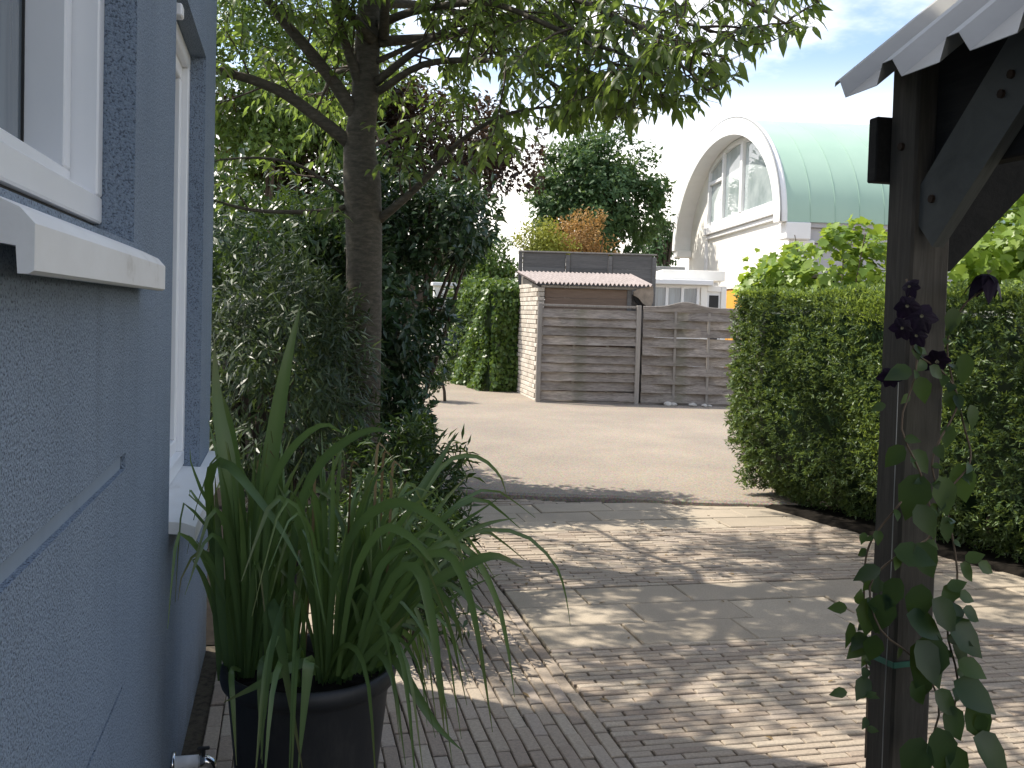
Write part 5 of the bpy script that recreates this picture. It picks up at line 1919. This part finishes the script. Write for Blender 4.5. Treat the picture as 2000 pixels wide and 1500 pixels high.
# flowers: six ribbed petals each
def flower(p, size, nrm, droop=.15):
    fl = bpy.data.objects.new('flower', None)
    fl.location = p
    COL.objects.link(fl)
    child(fl, clem)
    fl.empty_display_size = .05
    nrm = Vector(nrm).normalized()
    s = nrm.cross(Vector((0, 0, 1))).normalized()
    t_ = nrm.cross(s)
    for k in range(6):
        a = k * PI / 3 + rnd.uniform(-.15, .15)
        d = s * math.cos(a) + t_ * math.sin(a)
        L = size * rnd.uniform(.85, 1.1)
        q = [p + d * L * tt - nrm * droop * L * tt * tt * 1.6 + Vector((0, 0, -.18 * L * tt * tt)) for tt in (0, .2, .4, .6, .8, 1)]
        v, f = [], []
        sd = nrm.cross(d).normalized()
        for i, (pp_, w_) in enumerate(zip(q, (.10, .30, .40, .38, .25, .02))):
            v += [pp_ - sd * w_ * L, pp_ - sd * w_ * L * .45 + nrm * .025 * L, pp_, pp_ + sd * w_ * L * .45 + nrm * .025 * L, pp_ + sd * w_ * L]
        for i in range(5):
            for j in range(4):
                f.append((i * 5 + j, i * 5 + j + 1, i * 5 + 6 + j, i * 5 + 5 + j))
        me = bpy.data.meshes.new('petal')
        me.from_pydata([tuple(x) for x in v], [], f)
        me.materials.append(M_PETAL)
        at2 = me.attributes.new('tone', 'FLOAT', 'POINT')
        at2.data.foreach_set('value', [rnd.random()] * len(v))
        o = bpy.data.objects.new('petal', me)
        COL.objects.link(o)
        o.parent = fl
        o.matrix_parent_inverse = Matrix.Translation(-p)
    m = MB()
    for k in range(9):
        a = k * 2 * PI / 9
        m.tube([p, p + nrm * size * .22 + (s * math.cos(a) + t_ * math.sin(a)) * size * .12], [.0012, .0008], 4, False)
    o = m.build('stamens', M_YOLK, None)
    o.parent = fl
    o.matrix_parent_inverse = Matrix.Translation(-p)
for px, py, d, sz in ((1772, 597, 2.50, .036), (1800, 618, 2.49, .040), (1762, 640, 2.50, .032), (1740, 735, 2.53, .034), (1830, 703, 2.55, .042), (1778, 560, 2.51, .028), (1790, 655, 2.50, .030)):
    p = at(px, py, d)
    flower(p, sz, TOCAM(p) + Vector((rnd.gauss(0, .35), rnd.gauss(0, .35), rnd.uniform(-.5, .2))))
p = at(1930, 536, 2.56)
flower(p, .052, (TOCAM(p) * .25 + Vector((.2, 0, .9))), .75)

# green plant tie round the post
tie = thing('plant_tie', (PX + .06, PY + .06, .72), 'green plastic tie holding the climber round the carport post', 'plant tie')
zt = at(1750, 1335, 2.55).z
m = MB()
loop = []
for (x, y) in ((PX - .006, PY - .006), (PX + PW + .006, PY - .006), (PX + PW + .006, PY + PW + .006), (PX - .006, PY + PW + .006)):
    loop.append((x, y))
for i in range(4):
    a, b = loop[i], loop[(i + 1) % 4]
    for z0 in (0,):
        dx, dy = (b[0] - a[0]), (b[1] - a[1])
        tz = (.004, .010, -.004, -.006)[i]
        tz2 = (.004, .010, -.004, -.006)[(i + 1) % 4]
        nv = Vector((dy, -dx, 0)).normalized() * .002
        q = [Vector((a[0], a[1], zt + tz - .008)), Vector((b[0], b[1], zt + tz2 - .008)), Vector((b[0], b[1], zt + tz2 + .008)), Vector((a[0], a[1], zt + tz + .008))]
        m.add(q + [x + nv for x in q], [(0, 1, 2, 3), (7, 6, 5, 4), (0, 4, 5, 1), (1, 5, 6, 2), (2, 6, 7, 3), (3, 7, 4, 0)])
m.build('strap', M_TIE, tie)
# climbing wire along the post
wr = MB()
x0, y0 = PX - .008, PY + .02
wr.tube([(x0, y0, .02), (x0 - .004, y0, .5), (x0, y0, .95), (x0 - .002, y0, 1.45)], .0013, 5)
o = wr.build('training_wire', M_WIRE)
put(o, 'thin metal training wire running up the path side of the post', 'wire')
